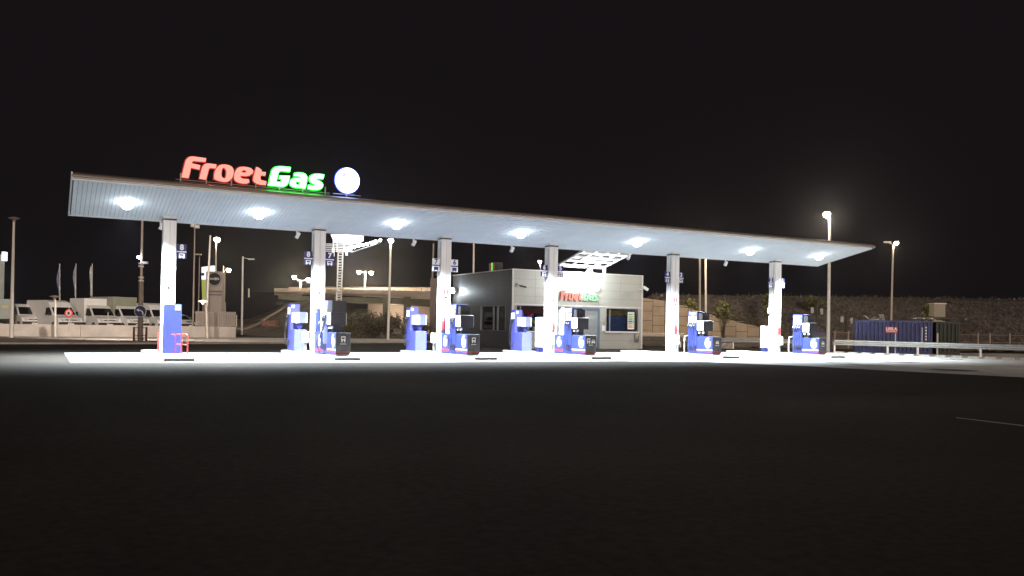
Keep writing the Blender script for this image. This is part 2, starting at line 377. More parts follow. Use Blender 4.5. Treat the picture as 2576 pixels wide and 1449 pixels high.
# soffit lamps
LX = [-1.73, 3.12, 8.98, 15.17, 21.94, 29.65, 35.03]
LLAB = ['square lamp in the canopy underside left of the first column', 'square canopy lamp under the green half of the roof sign', 'canopy lamp between the second and third columns', 'canopy lamp between the third and fourth columns', 'canopy lamp between the fourth and fifth columns', 'canopy lamp between the fifth and sixth columns', 'last canopy lamp beyond the sixth column at the right tip']
for i, lx in enumerate(LX):
    ly = -1.62; z = sz(ly)
    t = thing('canopy_light', LLAB[i], 'lamp', (lx, ly, z), 0, 'lamps recessed in the canopy underside')
    h_ = MB(); w_ = .19
    h_.prism([(-w_,-w_, .02+w_*SL), (w_,-w_, .02+w_*SL), (w_,w_, .02-w_*SL), (-w_,w_, .02-w_*SL)], 0, (0,0,-.06)); h_.obj('housing', whitebright, t)
    e_ = MB(); r_ = .235
    vsd = []
    for (rr, dz) in ((1, -.04), (.98, -.12), (.85, -.20), (.5, -.26), (0.02, -.28)):
        for k in range(16): ax = r_*rr*math.cos(2*PI*k/16); ay = r_*rr*math.sin(2*PI*k/16); vsd.append((ax, ay, dz-ay*SL))
    e_.add(vsd, [(i*16+k, i*16+(k+1)%16, (i+1)*16+(k+1)%16, (i+1)*16+k) for i in range(4) for k in range(16)]); e_.obj('diffuser', lens_can, t)
    pass
    l_ = lamp('SPOT', (lx, ly, z-.42), 20000, (0.80, 0.92, 1.0), t, spot_size=math.radians(134), spot_blend=0.8, shadow_soft_size=0.10)

# illuminated lettering on the front edge of the roof (traced outlines, 12 cm deep boxes)
def lt(pts): return [((660+X/3.578)/1.4907, (570+Y/3.578)/1.4907) for X, Y in pts]
LET = {
 'F': [[(80,332),(104,236),(128,140),(136,112),(150,90),(175,69),(203,61),(240,61),(405,82),(398,128),(248,113),(228,117),(216,136),(212,152),(326,176),(317,230),(202,203),(188,272),(170,345)]],
 'r': [[(320,352),(338,280),(356,212),(366,186),(385,165),(412,154),(450,155),(544,166),(535,214),(465,207),(446,216),(438,236),(424,292),(405,366)]],
 'o': [[(520,345),(520,300),(530,255),(548,215),(575,185),(612,170),(655,168),(710,176),(748,196),(768,225),(776,260),(768,310),(750,352),(722,380),(688,395),(648,396),(595,385),(550,370),(528,358)],
       [(608,305),(610,262),(620,226),(634,206),(650,202),(668,216),(682,240),(685,276),(680,322),(668,350),(650,356),(628,346),(614,328)]],
 'e': [[(788,335),(790,300),(802,262),(824,222),(858,202),(905,198),(960,204),(1008,218),(1034,244),(1038,262),(1026,288),(992,310),(945,318),(866,312),(866,332),(878,350),(905,360),(978,364),(986,404),(958,418),(905,418),(850,406),(810,386),(792,360)],
       [(878,272),(888,252),(905,240),(930,236),(948,246),(954,256),(946,270),(925,278)]],
 't': [[(1085,200),(1112,212),(1150,240),(1145,262),(1206,270),(1200,312),(1140,305),(1132,345),(1136,368),(1155,380),(1215,392),(1208,440),(1140,432),(1090,418),(1058,396),(1043,370),(1050,325),(1068,262)]],
 'G': [[(1246,442),(1272,338),(1296,242),(1312,216),(1340,200),(1385,193),(1450,195),(1540,205),(1530,258),(1415,248),(1390,254),(1378,272),(1346,398),(1400,404),(1420,398),(1430,358),(1392,352),(1400,316),(1527,320),(1520,365),(1510,405),(1492,438),(1462,456),(1420,460)]],
 'a': [[(1590,314),(1602,280),(1640,275),(1685,278),(1722,288),(1748,308),(1763,338),(1758,380),(1748,440),(1738,487),(1690,480),(1640,476),(1580,464),(1550,445),(1537,418),(1540,388),(1560,362),(1590,350),(1640,348),(1684,352),(1686,336),(1672,326),(1640,318)],
       [(1606,412),(1618,396),(1640,390),(1672,394),(1664,442),(1632,440),(1612,430)]],
 's': [[(1988,302),(1978,356),(1920,350),(1888,356),(1886,370),(1925,388),(1960,410),(1974,438),(1968,470),(1945,494),(1905,504),(1850,502),(1778,490),(1786,440),(1850,454),(1880,450),(1880,436),(1838,415),(1806,388),(1797,350),(1812,318),(1845,300),(1900,294)]],
}
from mathutils.geometry import tessellate_polygon
def letter_mb(loops3, ex):
    mb = MB(); tris = tessellate_polygon([[Vector(p) for p in lp] for lp in loops3]); fl = [Vector(p) for lp in loops3 for p in lp]
    ex = Vector(ex); n = len(fl); mb.add(fl + [p+ex for p in fl], [tuple(t) for t in tris] + [tuple(n+i for i in reversed(t)) for t in tris])
    side = MB(); o = 0
    for lp in loops3:
        k_ = len(lp); p = [Vector(q) for q in lp]; side.add(p + [q+ex for q in p], [(i, k_+i, k_+(i+1)%k_, (i+1)%k_) for i in range(k_)])
    mb.add(side.v, side.f); return mb
YS = -3.42
halo_g = mat('halo_green', (0,.3,.01), .5, emit=((.0, .36, .015), 1)); halo_r = mat('halo_red', (.2,.01,.01), .5, emit=((.30, .018, .012), 1)); halo_b = mat('halo_blue', (.02,.03,.4), .5, emit=((.13, .15, .85), 1))  # glow colours for the plates that imitate the sign's halo
rs = thing('roof_sign', 'glowing red and green channel letters on a rail along the roof edge', 'sign', (2.6, YS, 6.5))
L3 = {}
for ch, loops in LET.items():
    l3 = [[onY(u, v, YS) for u, v in lt(lp)] for lp in loops]; L3[ch] = l3
    m_ = sign_green if ch in 'Gas' else sign_red
    lo = wpart(letter_mb(l3, (0, .12, 0)), 'letter', m_, rs)
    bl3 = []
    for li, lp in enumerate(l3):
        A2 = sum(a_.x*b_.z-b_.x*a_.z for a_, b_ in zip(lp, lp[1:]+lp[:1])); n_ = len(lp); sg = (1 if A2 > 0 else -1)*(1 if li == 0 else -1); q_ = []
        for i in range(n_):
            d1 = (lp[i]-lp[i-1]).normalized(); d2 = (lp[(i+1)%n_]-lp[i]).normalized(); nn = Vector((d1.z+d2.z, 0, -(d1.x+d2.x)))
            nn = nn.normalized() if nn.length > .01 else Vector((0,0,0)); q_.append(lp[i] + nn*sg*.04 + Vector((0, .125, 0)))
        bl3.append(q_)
    wpart(letter_mb(bl3, (0, .02, 0)), 'letter_halo', halo_g if ch in 'Gas' else halo_r, lo)  # wider glowing plate behind each letter, imitating its halo of light
ra = MB(); ra.tube([(-.25, YS+.18, 6.62), (5.5, YS+.18, 6.62)], .02, 6); ra.tube([(-.25, YS+.18, 6.54), (5.5, YS+.18, 6.54)], .02, 6)
for k in range(7): ra.box(-.1+k*.9, -.06+k*.9, YS+.13, YS+.2, 6.42, 6.85)
wpart(ra, 'rail', grey, rs)
for x_ in (.1, 1.0, 1.9, 2.7): lamp('POINT', (x_, YS+.3, 6.75), 9, (1, .12, .06), rs, 'added_red_fill', shadow_soft_size=.05)  # unseen red points added behind the letters to redden the fascia
dc = (onY(875.5, 453.5, YS)); R_ = 0.475
ds = thing('round_sign', 'glowing white round sign with a thin g emblem at the end of the roof lettering', 'sign', (dc.x, YS, 6.5))
dk = MB(); ring = [(dc.x+R_*math.cos(2*PI*k/40), YS, dc.z+R_*1.04*math.sin(2*PI*k/40)) for k in range(40)]; dk.prism(ring, 0, (0, .14, 0)); wpart(dk, 'lit_disc', sign_white, ds)
em = MB(); arc = [(dc.x-.05+.17*math.cos(a_), YS-.012, dc.z+.05+.2*math.sin(a_)) for a_ in [math.radians(70+10*k) for k in range(15)]]
em.tube(arc, .034, 5); em.tube([(dc.x-.0, YS-.012, dc.z-.02), (dc.x+.10, YS-.012, dc.z+.02)], .030, 5); wpart(em, 'emblem', red, ds)
rim = MB(); rim.prism([(dc.x+(R_+.045)*math.cos(2*PI*k/40), YS+.142, dc.z+(R_*1.04+.045)*math.sin(2*PI*k/40)) for k in range(40)], 0, (0, .02, 0)); wpart(rim, 'disc_halo', halo_b, ds)  # glowing plate wider than the disc, imitating its blue halo
br = MB(); br.tube([(dc.x-.55, YS+.18, 6.62), (dc.x+.6, YS+.18, 6.62)], .02, 6); br.box(dc.x-.03, dc.x+.03, YS+.15, YS+.21, 6.42, 6.9); wpart(br, 'bracket', grey, ds)

# small floodlights hanging from the rear edge
for (u, v, lb) in ((747,584,'left of the second column'), (1040,604,'left of the third column'), (1287,621,'above the shop side wall'), (1580,643,'in front of the link roof'), (1825,658,'between the last two columns'), (404,562,'beside the first column')):
    p = onY(u, v, .55)
    t = thing('edge_floodlight', 'small white unlit floodlight hanging from the canopy rear edge ' + lb, 'floodlight', (p.x, .55, 5.44), 0, 'floodlights hanging from the rear edge of the canopy')
    b_ = MB(); b_.box(-.03, .03, -.03, .03, -.14, .02); b_.obj('bracket', white, t)
    h_ = MB(); h_.obox((.04, .02, -.2), (.06, .0, -.03), (0, .07, 0), (.06, 0, .12)); h_.obj('lamp_head', whitebright, t)

# ------------------------------------------------------------------ number signs on the columns
def numsign(cx, side, num, label, z0=3.92, white_face=False):
    x0 = cx + side*(hs+.05); w_ = .36
    xa, xb = (x0, x0+w_) if side > 0 else (x0-w_, x0)
    t = thing('number_sign', label, 'sign', ((xa+xb)/2, -.1, z0), 0, 'pump number signs on the columns')
    xm = (xa+xb)/2
    b_ = MB(); b_.box(xa, xb, -.12, -.08, z0+.02, z0+.26); b_.box(xa, xb, -.12, -.08, z0+.32, z0+.60); wpart(b_, 'board', blue_d if not white_face else white, t)
    f_ = MB(); f_.box(xa-.0, xb, -.125, -.121, z0+.27, z0+.31)
    text_mesh(num, .30, f_, (xm, -.122, z0+.46), (1,0,0), (0,0,1), .012, .003)
    # vehicle pictogram
    f_.box(xm-.11, xm+.11, -.126, -.122, z0+.07, z0+.22); f_.box(xm-.10, xm-.05, -.126, -.122, z0+.035, z0+.07); f_.box(xm+.05, xm+.10, -.126, -.122, z0+.035, z0+.07)
    wpart(f_, 'number', white if not white_face else blue, t)
    g_ = MB(); g_.box(xm-.07, xm+.07, -.129, -.1265, z0+.13, z0+.19); g_.box(xm-.04, xm+.04, -.129, -.1265, z0+.085, z0+.105); wpart(g_, 'pictogram', blue_d, t)
    a_ = MB(); s_ = min(xb, cx+hs) if side < 0 else cx+hs
    a_.box(min(x0, cx+side*hs), max(x0, cx+side*hs), -.12, -.06, z0+.2, z0+.42); wpart(a_, 'bracket', blue, t)
ORD = ['first', 'second', 'third', 'fourth', 'fifth', 'sixth']
for ci, side, num, wf in ((0,1,'8',0),(1,-1,'8',0),(1,1,'7',0),(2,-1,'7',1),(2,1,'6',1),(3,-1,'6',0),(3,1,'5',0),(4,-1,'4',0),(4,1,'3',0),(5,-1,'2',0),(5,1,'1',0)):
    numsign(CXS[ci], side, num, '%s number %s sign on the %s side of the %s canopy column' % ('white' if wf else 'blue', num, 'left' if side < 0 else 'right', ORD[ci]), white_face=bool(wf))

# ------------------------------------------------------------------ islands
ILAB = ['kerbed island under the first column with the blue cabinet', 'kerbed island carrying the truck pump under the second column', 'kerbed island under the third column', 'kerbed island in front of the shop shutter', 'kerbed island under the fifth column', 'rightmost kerbed island beside the lit street lamp']
for i, cx in enumerate(CXS):
    x0, x1 = cx-.62, cx+.42; y0, y1 = (-4.75, 3.9)
    if i == 5: y1 = 3.4
    t = thing('pump_island', ILAB[i], 'kerb island', (cx, 0, 0), 0, 'raised concrete islands under the canopy')
    b_ = MB(); b_.cbox(x0, x1, y0+.12, y1, 0.004, .15, .025); wpart(b_, 'kerb', kerbm, t)
    n_ = MB(); n_.cbox(x0+.02, x1-.02, y0, y0+.118, 0.004, .13, .02); wpart(n_, 'bumper', dark, t)
    d_ = MB(); d_.box(x0+.3, x1-.3, y0+.45, y0+.75, .152, .16); wpart(d_, 'drain_cover', dark, t)

# ------------------------------------------------------------------ pumps
def logo(mb, X, y, z, r=.26):
    """ring with a G inside on a face looking to -X: white ring (0), red arc (1), white G (2)"""
    mb.mi = 0
    n = 26; e = .004
    a0, a1 = math.radians(60), math.radians(60+320)
    for k in range(n):
        t0 = a0+(a1-a0)*k/n; t1 = a0+(a1-a0)*(k+1)/n
        q = [(X-e, y-rr*.82*math.cos(tt), z+rr*1.0*math.sin(tt)) for rr, tt in ((r, t0), (r, t1), (r*.82, t1), (r*.82, t0))]
        mb.add(q, [(0,1,2,3)])
    mb.mi = 1
    for k in range(10):
        t0 = math.radians(100+13*k); t1 = math.radians(113+13*k)
        q = [(X-e, y-rr*.82*math.cos(tt), z+rr*math.sin(tt)) for rr, tt in ((r*.68, t0), (r*.68, t1), (r*.42, t1), (r*.42, t0))]
        mb.add(q, [(0,1,2,3)])
    mb.mi = 0
    text_mesh('G', r*1.25, mb, (X-.001, y-.02, z-.02), (0,-1,0), (0,0,1), .014, .006)
def glyph(mb, kind, xc, y, z):
    """vehicle pictogram on a face looking to -Y"""
    e = .005
    if kind == 'bus':
        mb.box(xc-.085, xc+.085, y-e, y, z+.03, z+.20); mb.box(xc-.08, xc-.035, y-e, y, z-.03, z+.03); mb.box(xc+.035, xc+.08, y-e, y, z-.03, z+.03)
        mb.mi = 1; mb.box(xc-.055, xc+.055, y-e-.002, y-e, z+.09, z+.16); mb.box(xc-.03, xc+.03, y-e-.002, y-e, z+.045, z+.062); mb.mi = 0
    else:
        mb.prism([(xc-.10, y-e, z), (xc+.10, y-e, z), (xc+.10, y-e, z+.075), (xc+.055, y-e, z+.15), (xc-.055, y-e, z+.15), (xc-.10, y-e, z+.075)], 0, (0, e, 0)); mb.box(xc-.09, xc-.055, y-e, y, z-.035, z); mb.box(xc+.055, xc+.09, y-e, y, z-.035, z)
        mb.mi = 1; mb.prism([(xc-.065, y-e-.002, z+.08), (xc+.065, y-e-.002, z+.08), (xc+.04, y-e-.002, z+.128), (xc-.04, y-e-.002, z+.128)], 0, (0, .002, 0)); mb.mi = 0
def nozzles(t, x, ys, zt, holder, short=False):
    """boots, nozzles and hanging hoses on the -X face"""
    for k, y in enumerate(ys):
        hb = MB(); hb.box(x-.05, x, y-.045, y+.045, zt-.52, zt-.20); wpart(hb, 'nozzle_boot', holder[k % len(holder)], t)
        nz = MB(); nz.obox((x-.09, y, zt-.66), (.022, 0, 0), (0, .02, 0), (.02, -.05, .12)); nz.tube([(x-.09, y-.03, zt-.56), (x-.16, y-.06, zt-.60), (x-.15, y-.09, zt-.76)], .018, 6); wpart(nz, 'nozzle', black, t)
        lb = MB(); lb.obox((x-.115, y-.0, zt-.62), (.012, 0, 0), (0, .012, 0), (.0, -.045, .07)); wpart(lb, 'nozzle_label', whitebright, t)
        hz = MB(); pts = [(x-.10, y, zt-.75), (x-.15, y-.01, zt-1.05), (x-.19, y-.02, zt-1.5), (x-.15, y-.02, zt-1.88), (x-.06, y, zt-1.98), (x-.02, y+.01, zt-1.7)]
        hz.tube(pts, .019, 6); wpart(hz, 'hose', black, t)
def pump(cx, kind, icons, label, truck=False, x0=None):
    x0 = cx-.28 if x0 is None else x0; x1 = x0+.58
    yf = -3.82; zb = .15
    t = thing('fuel_pump', label, 'fuel pump', ((x0+x1)/2, -3, zb), 0, 'fuel pumps at the front of the islands')
    # plinth and base cabinet with logo
    p = MB(); p.box(x0+.02, x1-.02, yf+.03, yf+1.9, zb, zb+.07); wpart(p, 'plinth', grey, t)
    b = MB(); b.cbox(x0, x1, yf+.02, yf+1.18, zb+.07, zb+.92, .02); bo = wpart(b, 'base_cabinet', blue, t)
    s_ = MB(); s_.box(x0-.004, x0, yf+.03, yf+1.17, zb+.15, zb+.22); wpart(s_, 'red_stripe', red, bo)
    s_ = MB(); s_.box(x0-.004, x0, yf+.03, yf+1.17, zb+.225, zb+.27); wpart(s_, 'white_stripe', whitebright, bo)
    lg = MB(); logo(lg, x0, yf+.36, zb+.60); wpart(lg, 'logo', [whitebright, red], bo, fix=False)
    e = MB(); e.mi = 0; e.cbox(x0-.005, x1+.005, yf-.012, yf+.019, zb+.09, zb+.925, .01); e.mi = 1; e.box(x0, x1, yf-.016, yf-.0125, zb+.12, zb+.20)
    wpart(e, 'end_panel', [darkend, mat('dull_red', (.16,.02,.015), .5)], bo)
    ic = MB(); xc = (x0+x1)/2
    for k, q in enumerate(icons): glyph(ic, q, xc + (0 if len(icons) == 1 else (-.13, .13)[k]), yf-.013, zb+.58)
    ic.box(xc-.12, xc+.12, yf-.017, yf-.013, zb+.47, zb+.49)
    wpart(ic, 'pictogram', [whitebright, black], bo)
    # hose tower
    tw = MB(); tw.cbox(x0-.0, x1, yf+1.185, yf+1.88, zb+.07, zb+2.2, .015); to = wpart(tw, 'hose_tower', blue if not truck else blue_l, t)
    tf = MB(); tf.box(x0-.004, x0, yf+1.22, yf+1.84, zb+2.0, zb+2.18); wpart(tf, 'tower_header', blue_l, to)
    te = MB(); te.box(x0-.003, x1+.003, yf+1.165, yf+1.184, zb+.93, zb+2.19); wpart(te, 'tower_end', darkend, to)
    n_ = MB(); text_mesh('i', .14, n_, (x0-.004, yf+1.53, zb+2.09), (0,-1,0), (0,0,1), .01, .004); n_.box(x0-.006, x0-.004, yf+1.45, yf+1.61, zb+2.02, zb+2.15); wpart(n_, 'tower_number', whitebright, to)
    # display head on a neck
    nk = MB(); nk.box(x0+.12, x1-.14, yf+.84, yf+1.16, zb+.92, zb+1.2); wpart(nk, 'display_neck', darkend, t)
    dh = MB(); w_ = 0.0 if not truck else 0
    dh.cbox(x0-.03, x1+.03, yf+.66, yf+1.16, zb+1.2, zb+1.74, .015); do = wpart(dh, 'display_head', darkend, t)
    sc = MB(); sc.box(x0-.036, x0-.031, yf+.68, yf+1.14, zb+1.24, zb+1.72); wpart(sc, 'screen', screen, do)
    kp = MB(); kp.box(x0+.02, x0+.085, yf+.7, yf+.8, zb+1.08, zb+1.18); kp.box(x0+.02, x0+.085, yf+1.0, yf+1.1, zb+1.08, zb+1.18); wpart(kp, 'keypad', whitebright, do)
    tp = MB(); tp.box(x1+.032, x1+.036, yf+.68, yf+1.14, zb+1.22, zb+1.72); wpart(tp, 'screen', screen, do)
    up = MB(); up.box(x0+.06, x1-.06, yf+.86, yf+1.16, zb+1.76, zb+2.12) if not truck else up.box(x0, x1, yf+.6, yf+1.16, zb+1.745, zb+2.2); wpart(up, 'head_box', darkend, t)
    hold = {'car': [whitebright]*4, 'multi': [whitebright, yellowp, orangep], 'tan': [yellowp, whitebright]}[kind]
    nozzles(t, x0, [yf+1.27+.155*k for k in range(4 if kind == 'car' else 3)], zb+2.15, hold)
    if kind != 'car':     # second half: extra base with white tower and hose loop
        b2 = MB(); b2.cbox(x0, x1, yf+1.9, yf+2.75, zb+.0, zb+.92, .02); b2o = wpart(b2, 'base_cabinet', blue, t)
        l2 = MB(); logo(l2, x0, yf+2.3, zb+.58, .24); wpart(l2, 'logo', [whitebright, red], b2o, fix=False)
        s2 = MB(); s2.box(x0-.004, x0, yf+1.92, yf+2.73, zb+.13, zb+.22); wpart(s2, 'red_stripe', red, b2o)
        wt = MB(); wt.cbox(x0+.06, x1-.12, yf+2.02, yf+2.42, zb+.92, zb+2.1, .02); wt.box(x0+.12, x0+.2, yf+2.1, yf+2.34, zb+2.1, zb+2.22); wo = wpart(wt, 'white_tower', whitebright, t)
        dm = MB(); dm.box(x0+.055, x0+.059, yf+2.15, yf+2.28, zb+1.66, zb+1.76); dm.box(x0+.055, x0+.059, yf+2.15, yf+2.26, zb+1.48, zb+1.58); wpart(dm, 'label_marks', black, wo)
    ys = yf+2.1 if kind == 'car' else yf+2.95
    hk = MB(); x_ = x0-.05; hk.tube([(x_, ys, zb), (x_, ys, zb+(.8 if kind == 'car' else 1.6)), (x_, ys-.05, zb+(.92 if kind == 'car' else 1.72)), (x_, ys-.25, zb+(.96 if kind == 'car' else 1.76))], .028, 8); wpart(hk, 'hose_hook', whitebright, t)
    return t
pump(CXS[1], 'tan', ['bus'], 'tall dark truck pump with a bus symbol and loose hanging hose', truck=True, x0=5.70)
pump(CXS[2], 'tan', ['bus'], 'blue pump with a bus symbol left of the shop corner', x0=11.42)
pump(CXS[3], 'multi', ['bus', 'car'], 'blue pump with bus and car symbols in front of the shop shutter', x0=17.42)
pump(CXS[4], 'car', ['car'], 'blue car pump with four hoses right of the shop', x0=25.05)
pump(CXS[5], 'car', ['car'], 'rightmost blue car pump next to the guardrail', x0=32.62)
# loose hose looping down to the island in front of the second column
hz = MB(); hz.tube([(5.62, -1.9, 1.55), (5.5, -1.8, 1.2), (5.28, -1.7, .7), (5.24, -1.75, .35), (5.36, -1.9, .19), (5.62, -2.1, .18), (5.72, -2.2, .3)], .024, 8)
hz.tube([(5.66, -2.5, 1.7), (5.6, -2.45, 1.3), (5.5, -2.3, .95), (5.4, -2.1, .6), (5.5, -2.3, .22), (5.68, -2.5, .2)], .024, 8)
tag(hz.obj('truck_hose', black, smooth=True), 'black truck hose looping down to the kerb beside the second column', 'hose')

def back_pump(x0, label, box=True):
    zb = .15; x1 = x0+.58; yf = 1.95
    t = thing('rear_fuel_pump', label, 'fuel pump', ((x0+x1)/2, 2.4, zb), 0, 'blue fuel pumps at the back of the islands')
    b = MB(); b.cbox(x0, x1, yf, yf+.78, zb, zb+.98, .02); wpart(b, 'base_cabinet', blue_l, t)
    tw = MB(); tw.cbox(x0+.02, x0+.44, yf+.8, yf+1.3, zb, zb+2.15, .015); to = wpart(tw, 'hose_tower', blue_l, t)
    nb = MB(); nb.box(x0+.06, x0+.2, yf+.794, yf+.799, zb+1.97, zb+2.1); wpart(nb, 'tower_number', whitebright, to)
    hd = MB(); hd.cbox(x0+.02, x1-.02, yf+.1, yf+.6, zb+1.28, zb+1.78, .015); ho = wpart(hd, 'display_head', blue_l if box else blue_l, t)
    sc = MB(); sc.box(x0+.014, x0+.019, yf+.12, yf+.58, zb+1.3, zb+1.76); wpart(sc, 'screen', whitebright, ho); sc = MB(); sc.box(x0+.03, x0+.24, yf+.094, yf+.099, zb+1.28, zb+1.74); wpart(sc, 'price_card', whitebright, ho); sc = MB(); sc.box(x1-.018, x1+.03, yf+.13, yf+.57, zb+1.3, zb+1.74); wpart(sc, 'screen', whitebright, ho)
    nk = MB(); nk.prism([(x0+.14, yf+.2, zb+1.28), (x0+.44, yf+.2, zb+1.28), (x0+.36, yf+.2, zb+.98), (x0+.22, yf+.2, zb+.98)], 0, (0, .3, 0)); wpart(nk, 'display_neck', blue_d, t)
    nozzles(t, x0+.02, [yf+.95, yf+1.15], zb+2.2, [whitebright])
back_pump(5.52, 'blue rear pump left of the second column')
back_pump(11.40, 'blue rear pump left of the third column')
back_pump(17.32, 'blue rear pump left of the fourth column in front of the shop window')

# blue cabinets against the columns
def bluecab(x0, x1, y0, y1, z1, label, num=None):
    t = thing('blue_cabinet', label, 'cabinet', ((x0+x1)/2, (y0+y1)/2, .15))
    b = MB(); b.cbox(x0, x1, y0, y1, .17, z1, .012); wpart(b, 'body', blue, t)
    p = MB(); p.box(x0+.02, x1-.02, y0+.02, y1-.02, .151, .169); wpart(p, 'plinth', black, t)
    if num:
        s_ = MB(); s_.mi = 0; s_.box(x1-.24, x1-.05, y0-.006, y0-.001, z1-.24, z1-.05); s_.mi = 1; s_.box(x1-.225, x1-.065, y0-.009, y0-.0065, z1-.225, z1-.065); s_.mi = 0
        text_mesh(num, .18, s_, (x1-.145, y0-.009, z1-.15), (1,0,0), (0,0,1), .012, .003); wpart(s_, 'number', [whitebright, blue_d], t)
bluecab(-.25, .36, -.95, -.30, 2.08, 'tall blue cabinet with a small white number in front of the first column', '8')
bluecab(5.84, 6.12, -.62, -.28, 2.05, 'narrow blue cabinet on the front of the second column')
bluecab(11.90, 12.16, -.62, -.28, 2.05, 'narrow blue cabinet on the front of the third column')
# red tubular guard at the first island
t = thing('guard_rail', 'low red tubular rail beside the blue cabinet on the first island', 'railing', (.3, -1.6, .15))
q = MB()
q.tube([(.05, -1.75, .15), (.05, -1.75, .88), (.10, -1.78, .93), (.40, -2.0, .93), (.45, -2.05, .88), (.45, -2.05, .15)], .022, 8); q.tube([(.25, -1.9, .15), (.25, -1.9, .92)], .022, 8); wpart(q, 'hoop', redrail, t)
q = MB(); q.tube([(.05, -1.75, .55), (.45, -2.05, .52)], .02, 8); q.tube([(-.0, -1.1, .9), (.05, -1.75, .9)], .02, 8); wpart(q, 'crossbar', redrail, t)
t = thing('red_bollard', 'slim red post mostly hidden behind the first column', 'post', (-.36, .35, .15))
q = MB(); q.tube([(-.34, .32, .15), (-.34, .32, .95), ], .03, 8); wpart(q, 'post', redrail, t)

# fire extinguishers and white dispensers on the columns
for i, (dx, dz) in enumerate(((-.16, 0), (-.06, 0), (-.06, 0), (.0, 0))):
    ci = i+2; cx = CXS[ci]
    t = thing('fire_extinguisher', 'red fire extinguisher on the front of the %s column' % ORD[ci], 'fire extinguisher', (cx+dx, -hs-.12, 1.2), 0, 'fire extinguishers on the columns')
    b = MB(); b.lathe((0, 0, 0), [(0, 0), (.07, 0), (.08, .04), (.08, .40), (.06, .46), (.025, .49), (.02, .52), (0, .52)], 14); b.obj('cylinder', red, t, smooth=True)
    b = MB(); b.box(-.03, .03, -.06, .03, .52, .56); b.tube([(0, -.03, .53), (.1, -.03, .45), (.1, -.03, .12)], .013, 6); b.obj('valve', black, t)
    b = MB(); b.box(-.085, .085, -.085, .11, -.04, -.003); b.obj('bracket', black, t)
for ci, dx in ((3, -.10), (4, -.08), (5, -.02)):
    cx = CXS[ci]
    t = thing('towel_dispenser', 'white paper towel box on a short post at the foot of the %s column' % ORD[ci], 'dispenser', (cx+dx, -hs-.2, .15), 0, 'white boxes at the column feet')
    b = MB(); b.cbox(-.15, .15, -.11, .11, .45, .92, .02); b.obj('box', white, t)
    b = MB(); b.box(-.03, .03, -.03, .03, 0, .45); b.obj('post', grey, t)
for (x, y, lb) in ((5.62, .4, 'second'), (11.70, .4, 'third')):
    t = thing('air_unit', 'small white service box on a post left of the %s column' % lb, 'service box', (x, y, .15), 0, 'white service boxes left of the columns')
    b = MB(); b.cbox(-.12, .12, -.12, .12, .45, .92, .02); b.obj('box', whitebright, t)
    b = MB(); b.box(-.05, .05, -.04, .04, 0, .42); b.obj('post', grey, t)
for (x, y, h, lb) in ((17.62, .65, 1.75, 'tall white cabinet with a dark foot left of the fourth column'), (33.2, .75, 1.55, 'tall white cabinet with a blue foot left of the sixth column')):
    t = thing('service_cabinet', lb, 'cabinet', (x, y, .15))
    b = MB(); b.cbox(-.17, .17, -.2, .2, .26, h, .02); b.obj('body', whitebright, t)
    b = MB(); b.box(-.15, .15, -.18, .18, 0, .259); b.obj('foot', blue_d, t)
t = thing('exit_sign', 'small glowing green box sign on the left face of the sixth column', 'sign', (32.9, .1, 2.6))
b = MB(); b.box(-.12, .06, -.05, .05, -.15, .15); b.obj('box', mat('green_glow', (.3,.8,.35), .5, emit=((.25, .8, .3), .8)), t)
t = thing('hand_rail', 'white bent tube rail right of the rightmost pump', 'railing', (33.5, -2.4, .15))
b = MB(); b.tube([(0, 0, 0), (0, 0, .85), (.05, .05, .92), (.3, .4, .92), (.35, .45, .85), (.35, .45, 0)], .028, 8); b.obj('tube', white, t)

# ================================================================== SHOP
BX0, BX1, BY0, BY1, BH = 21.9, 32.3, 11.5, 20.7, 5.08
shop = thing('shop_building', 'flat roofed grey panelled station shop with shutter and two front windows', 'building', (27, 16, 0))
w = MB(); 
def wall_y(mb, y0, y1, x0, x1, z1, holes):      # wall in XZ with rectangular holes, built from boxes
    xs = sorted({x0, x1, *[h[0] for h in holes], *[h[1] for h in holes]}); zs = sorted({0.0, z1, *[h[2] for h in holes], *[h[3] for h in holes]})
    for a_, b_ in zip(xs, xs[1:]):
        for c_, d_ in zip(zs, zs[1:]):
            if any(h[0] <= a_ and b_ <= h[1] and h[2] <= c_ and d_ <= h[3] for h in holes): continue
            vs = [(a_, y0, c_), (b_, y0, c_), (b_, y0, d_), (a_, y0, d_)]; mb.add(vs, [(0,1,2,3)])
    for h in holes:
        a_, b_, c_, d_ = h
        for q in (((a_,c_),(b_,c_)),((b_,c_),(b_,d_)),((b_,d_),(a_,d_)),((a_,d_),(a_,c_))):
            mb.add([(q[0][0], y0, q[0][1]), (q[1][0], y0, q[1][1]), (q[1][0], y1, q[1][1]), (q[0][0], y1, q[0][1])], [(0,1,2,3)])
WL = (22.25, 24.55, 1.15, 2.78); DR = (25.15, 28.75, 0.0, 2.78); WR = (29.25, 31.9, 1.2, 2.75)
wall_y(w, BY0, BY0+.25, BX0+.1, BX1-.1, BH, [WL, DR, WR]); wpart(w, 'front_wall', facade, shop, fix=False)
sw = MB(); SW = (12.4, 16.0, 1.15, 2.75)
ys = [BY0+.02, SW[0], SW[1], BY1]; zs = [0, SW[2], SW[3], BH]
for a_, b_ in zip(ys, ys[1:]):
    for c_, d_ in zip(zs, zs[1:]):
        if (a_, c_) == (SW[0], SW[2]): continue
        sw.add([(BX0, a_, c_), (BX0, b_, c_), (BX0, b_, d_), (BX0, a_, d_)], [(0,1,2,3)])
sw.add([(BX0, SW[0], SW[2]), (BX0+.2, SW[0], SW[2]), (BX0+.2, SW[1], SW[2]), (BX0, SW[1], SW[2])], [(0,1,2,3)])
wpart(sw, 'side_wall', sidem, shop, fix=False)
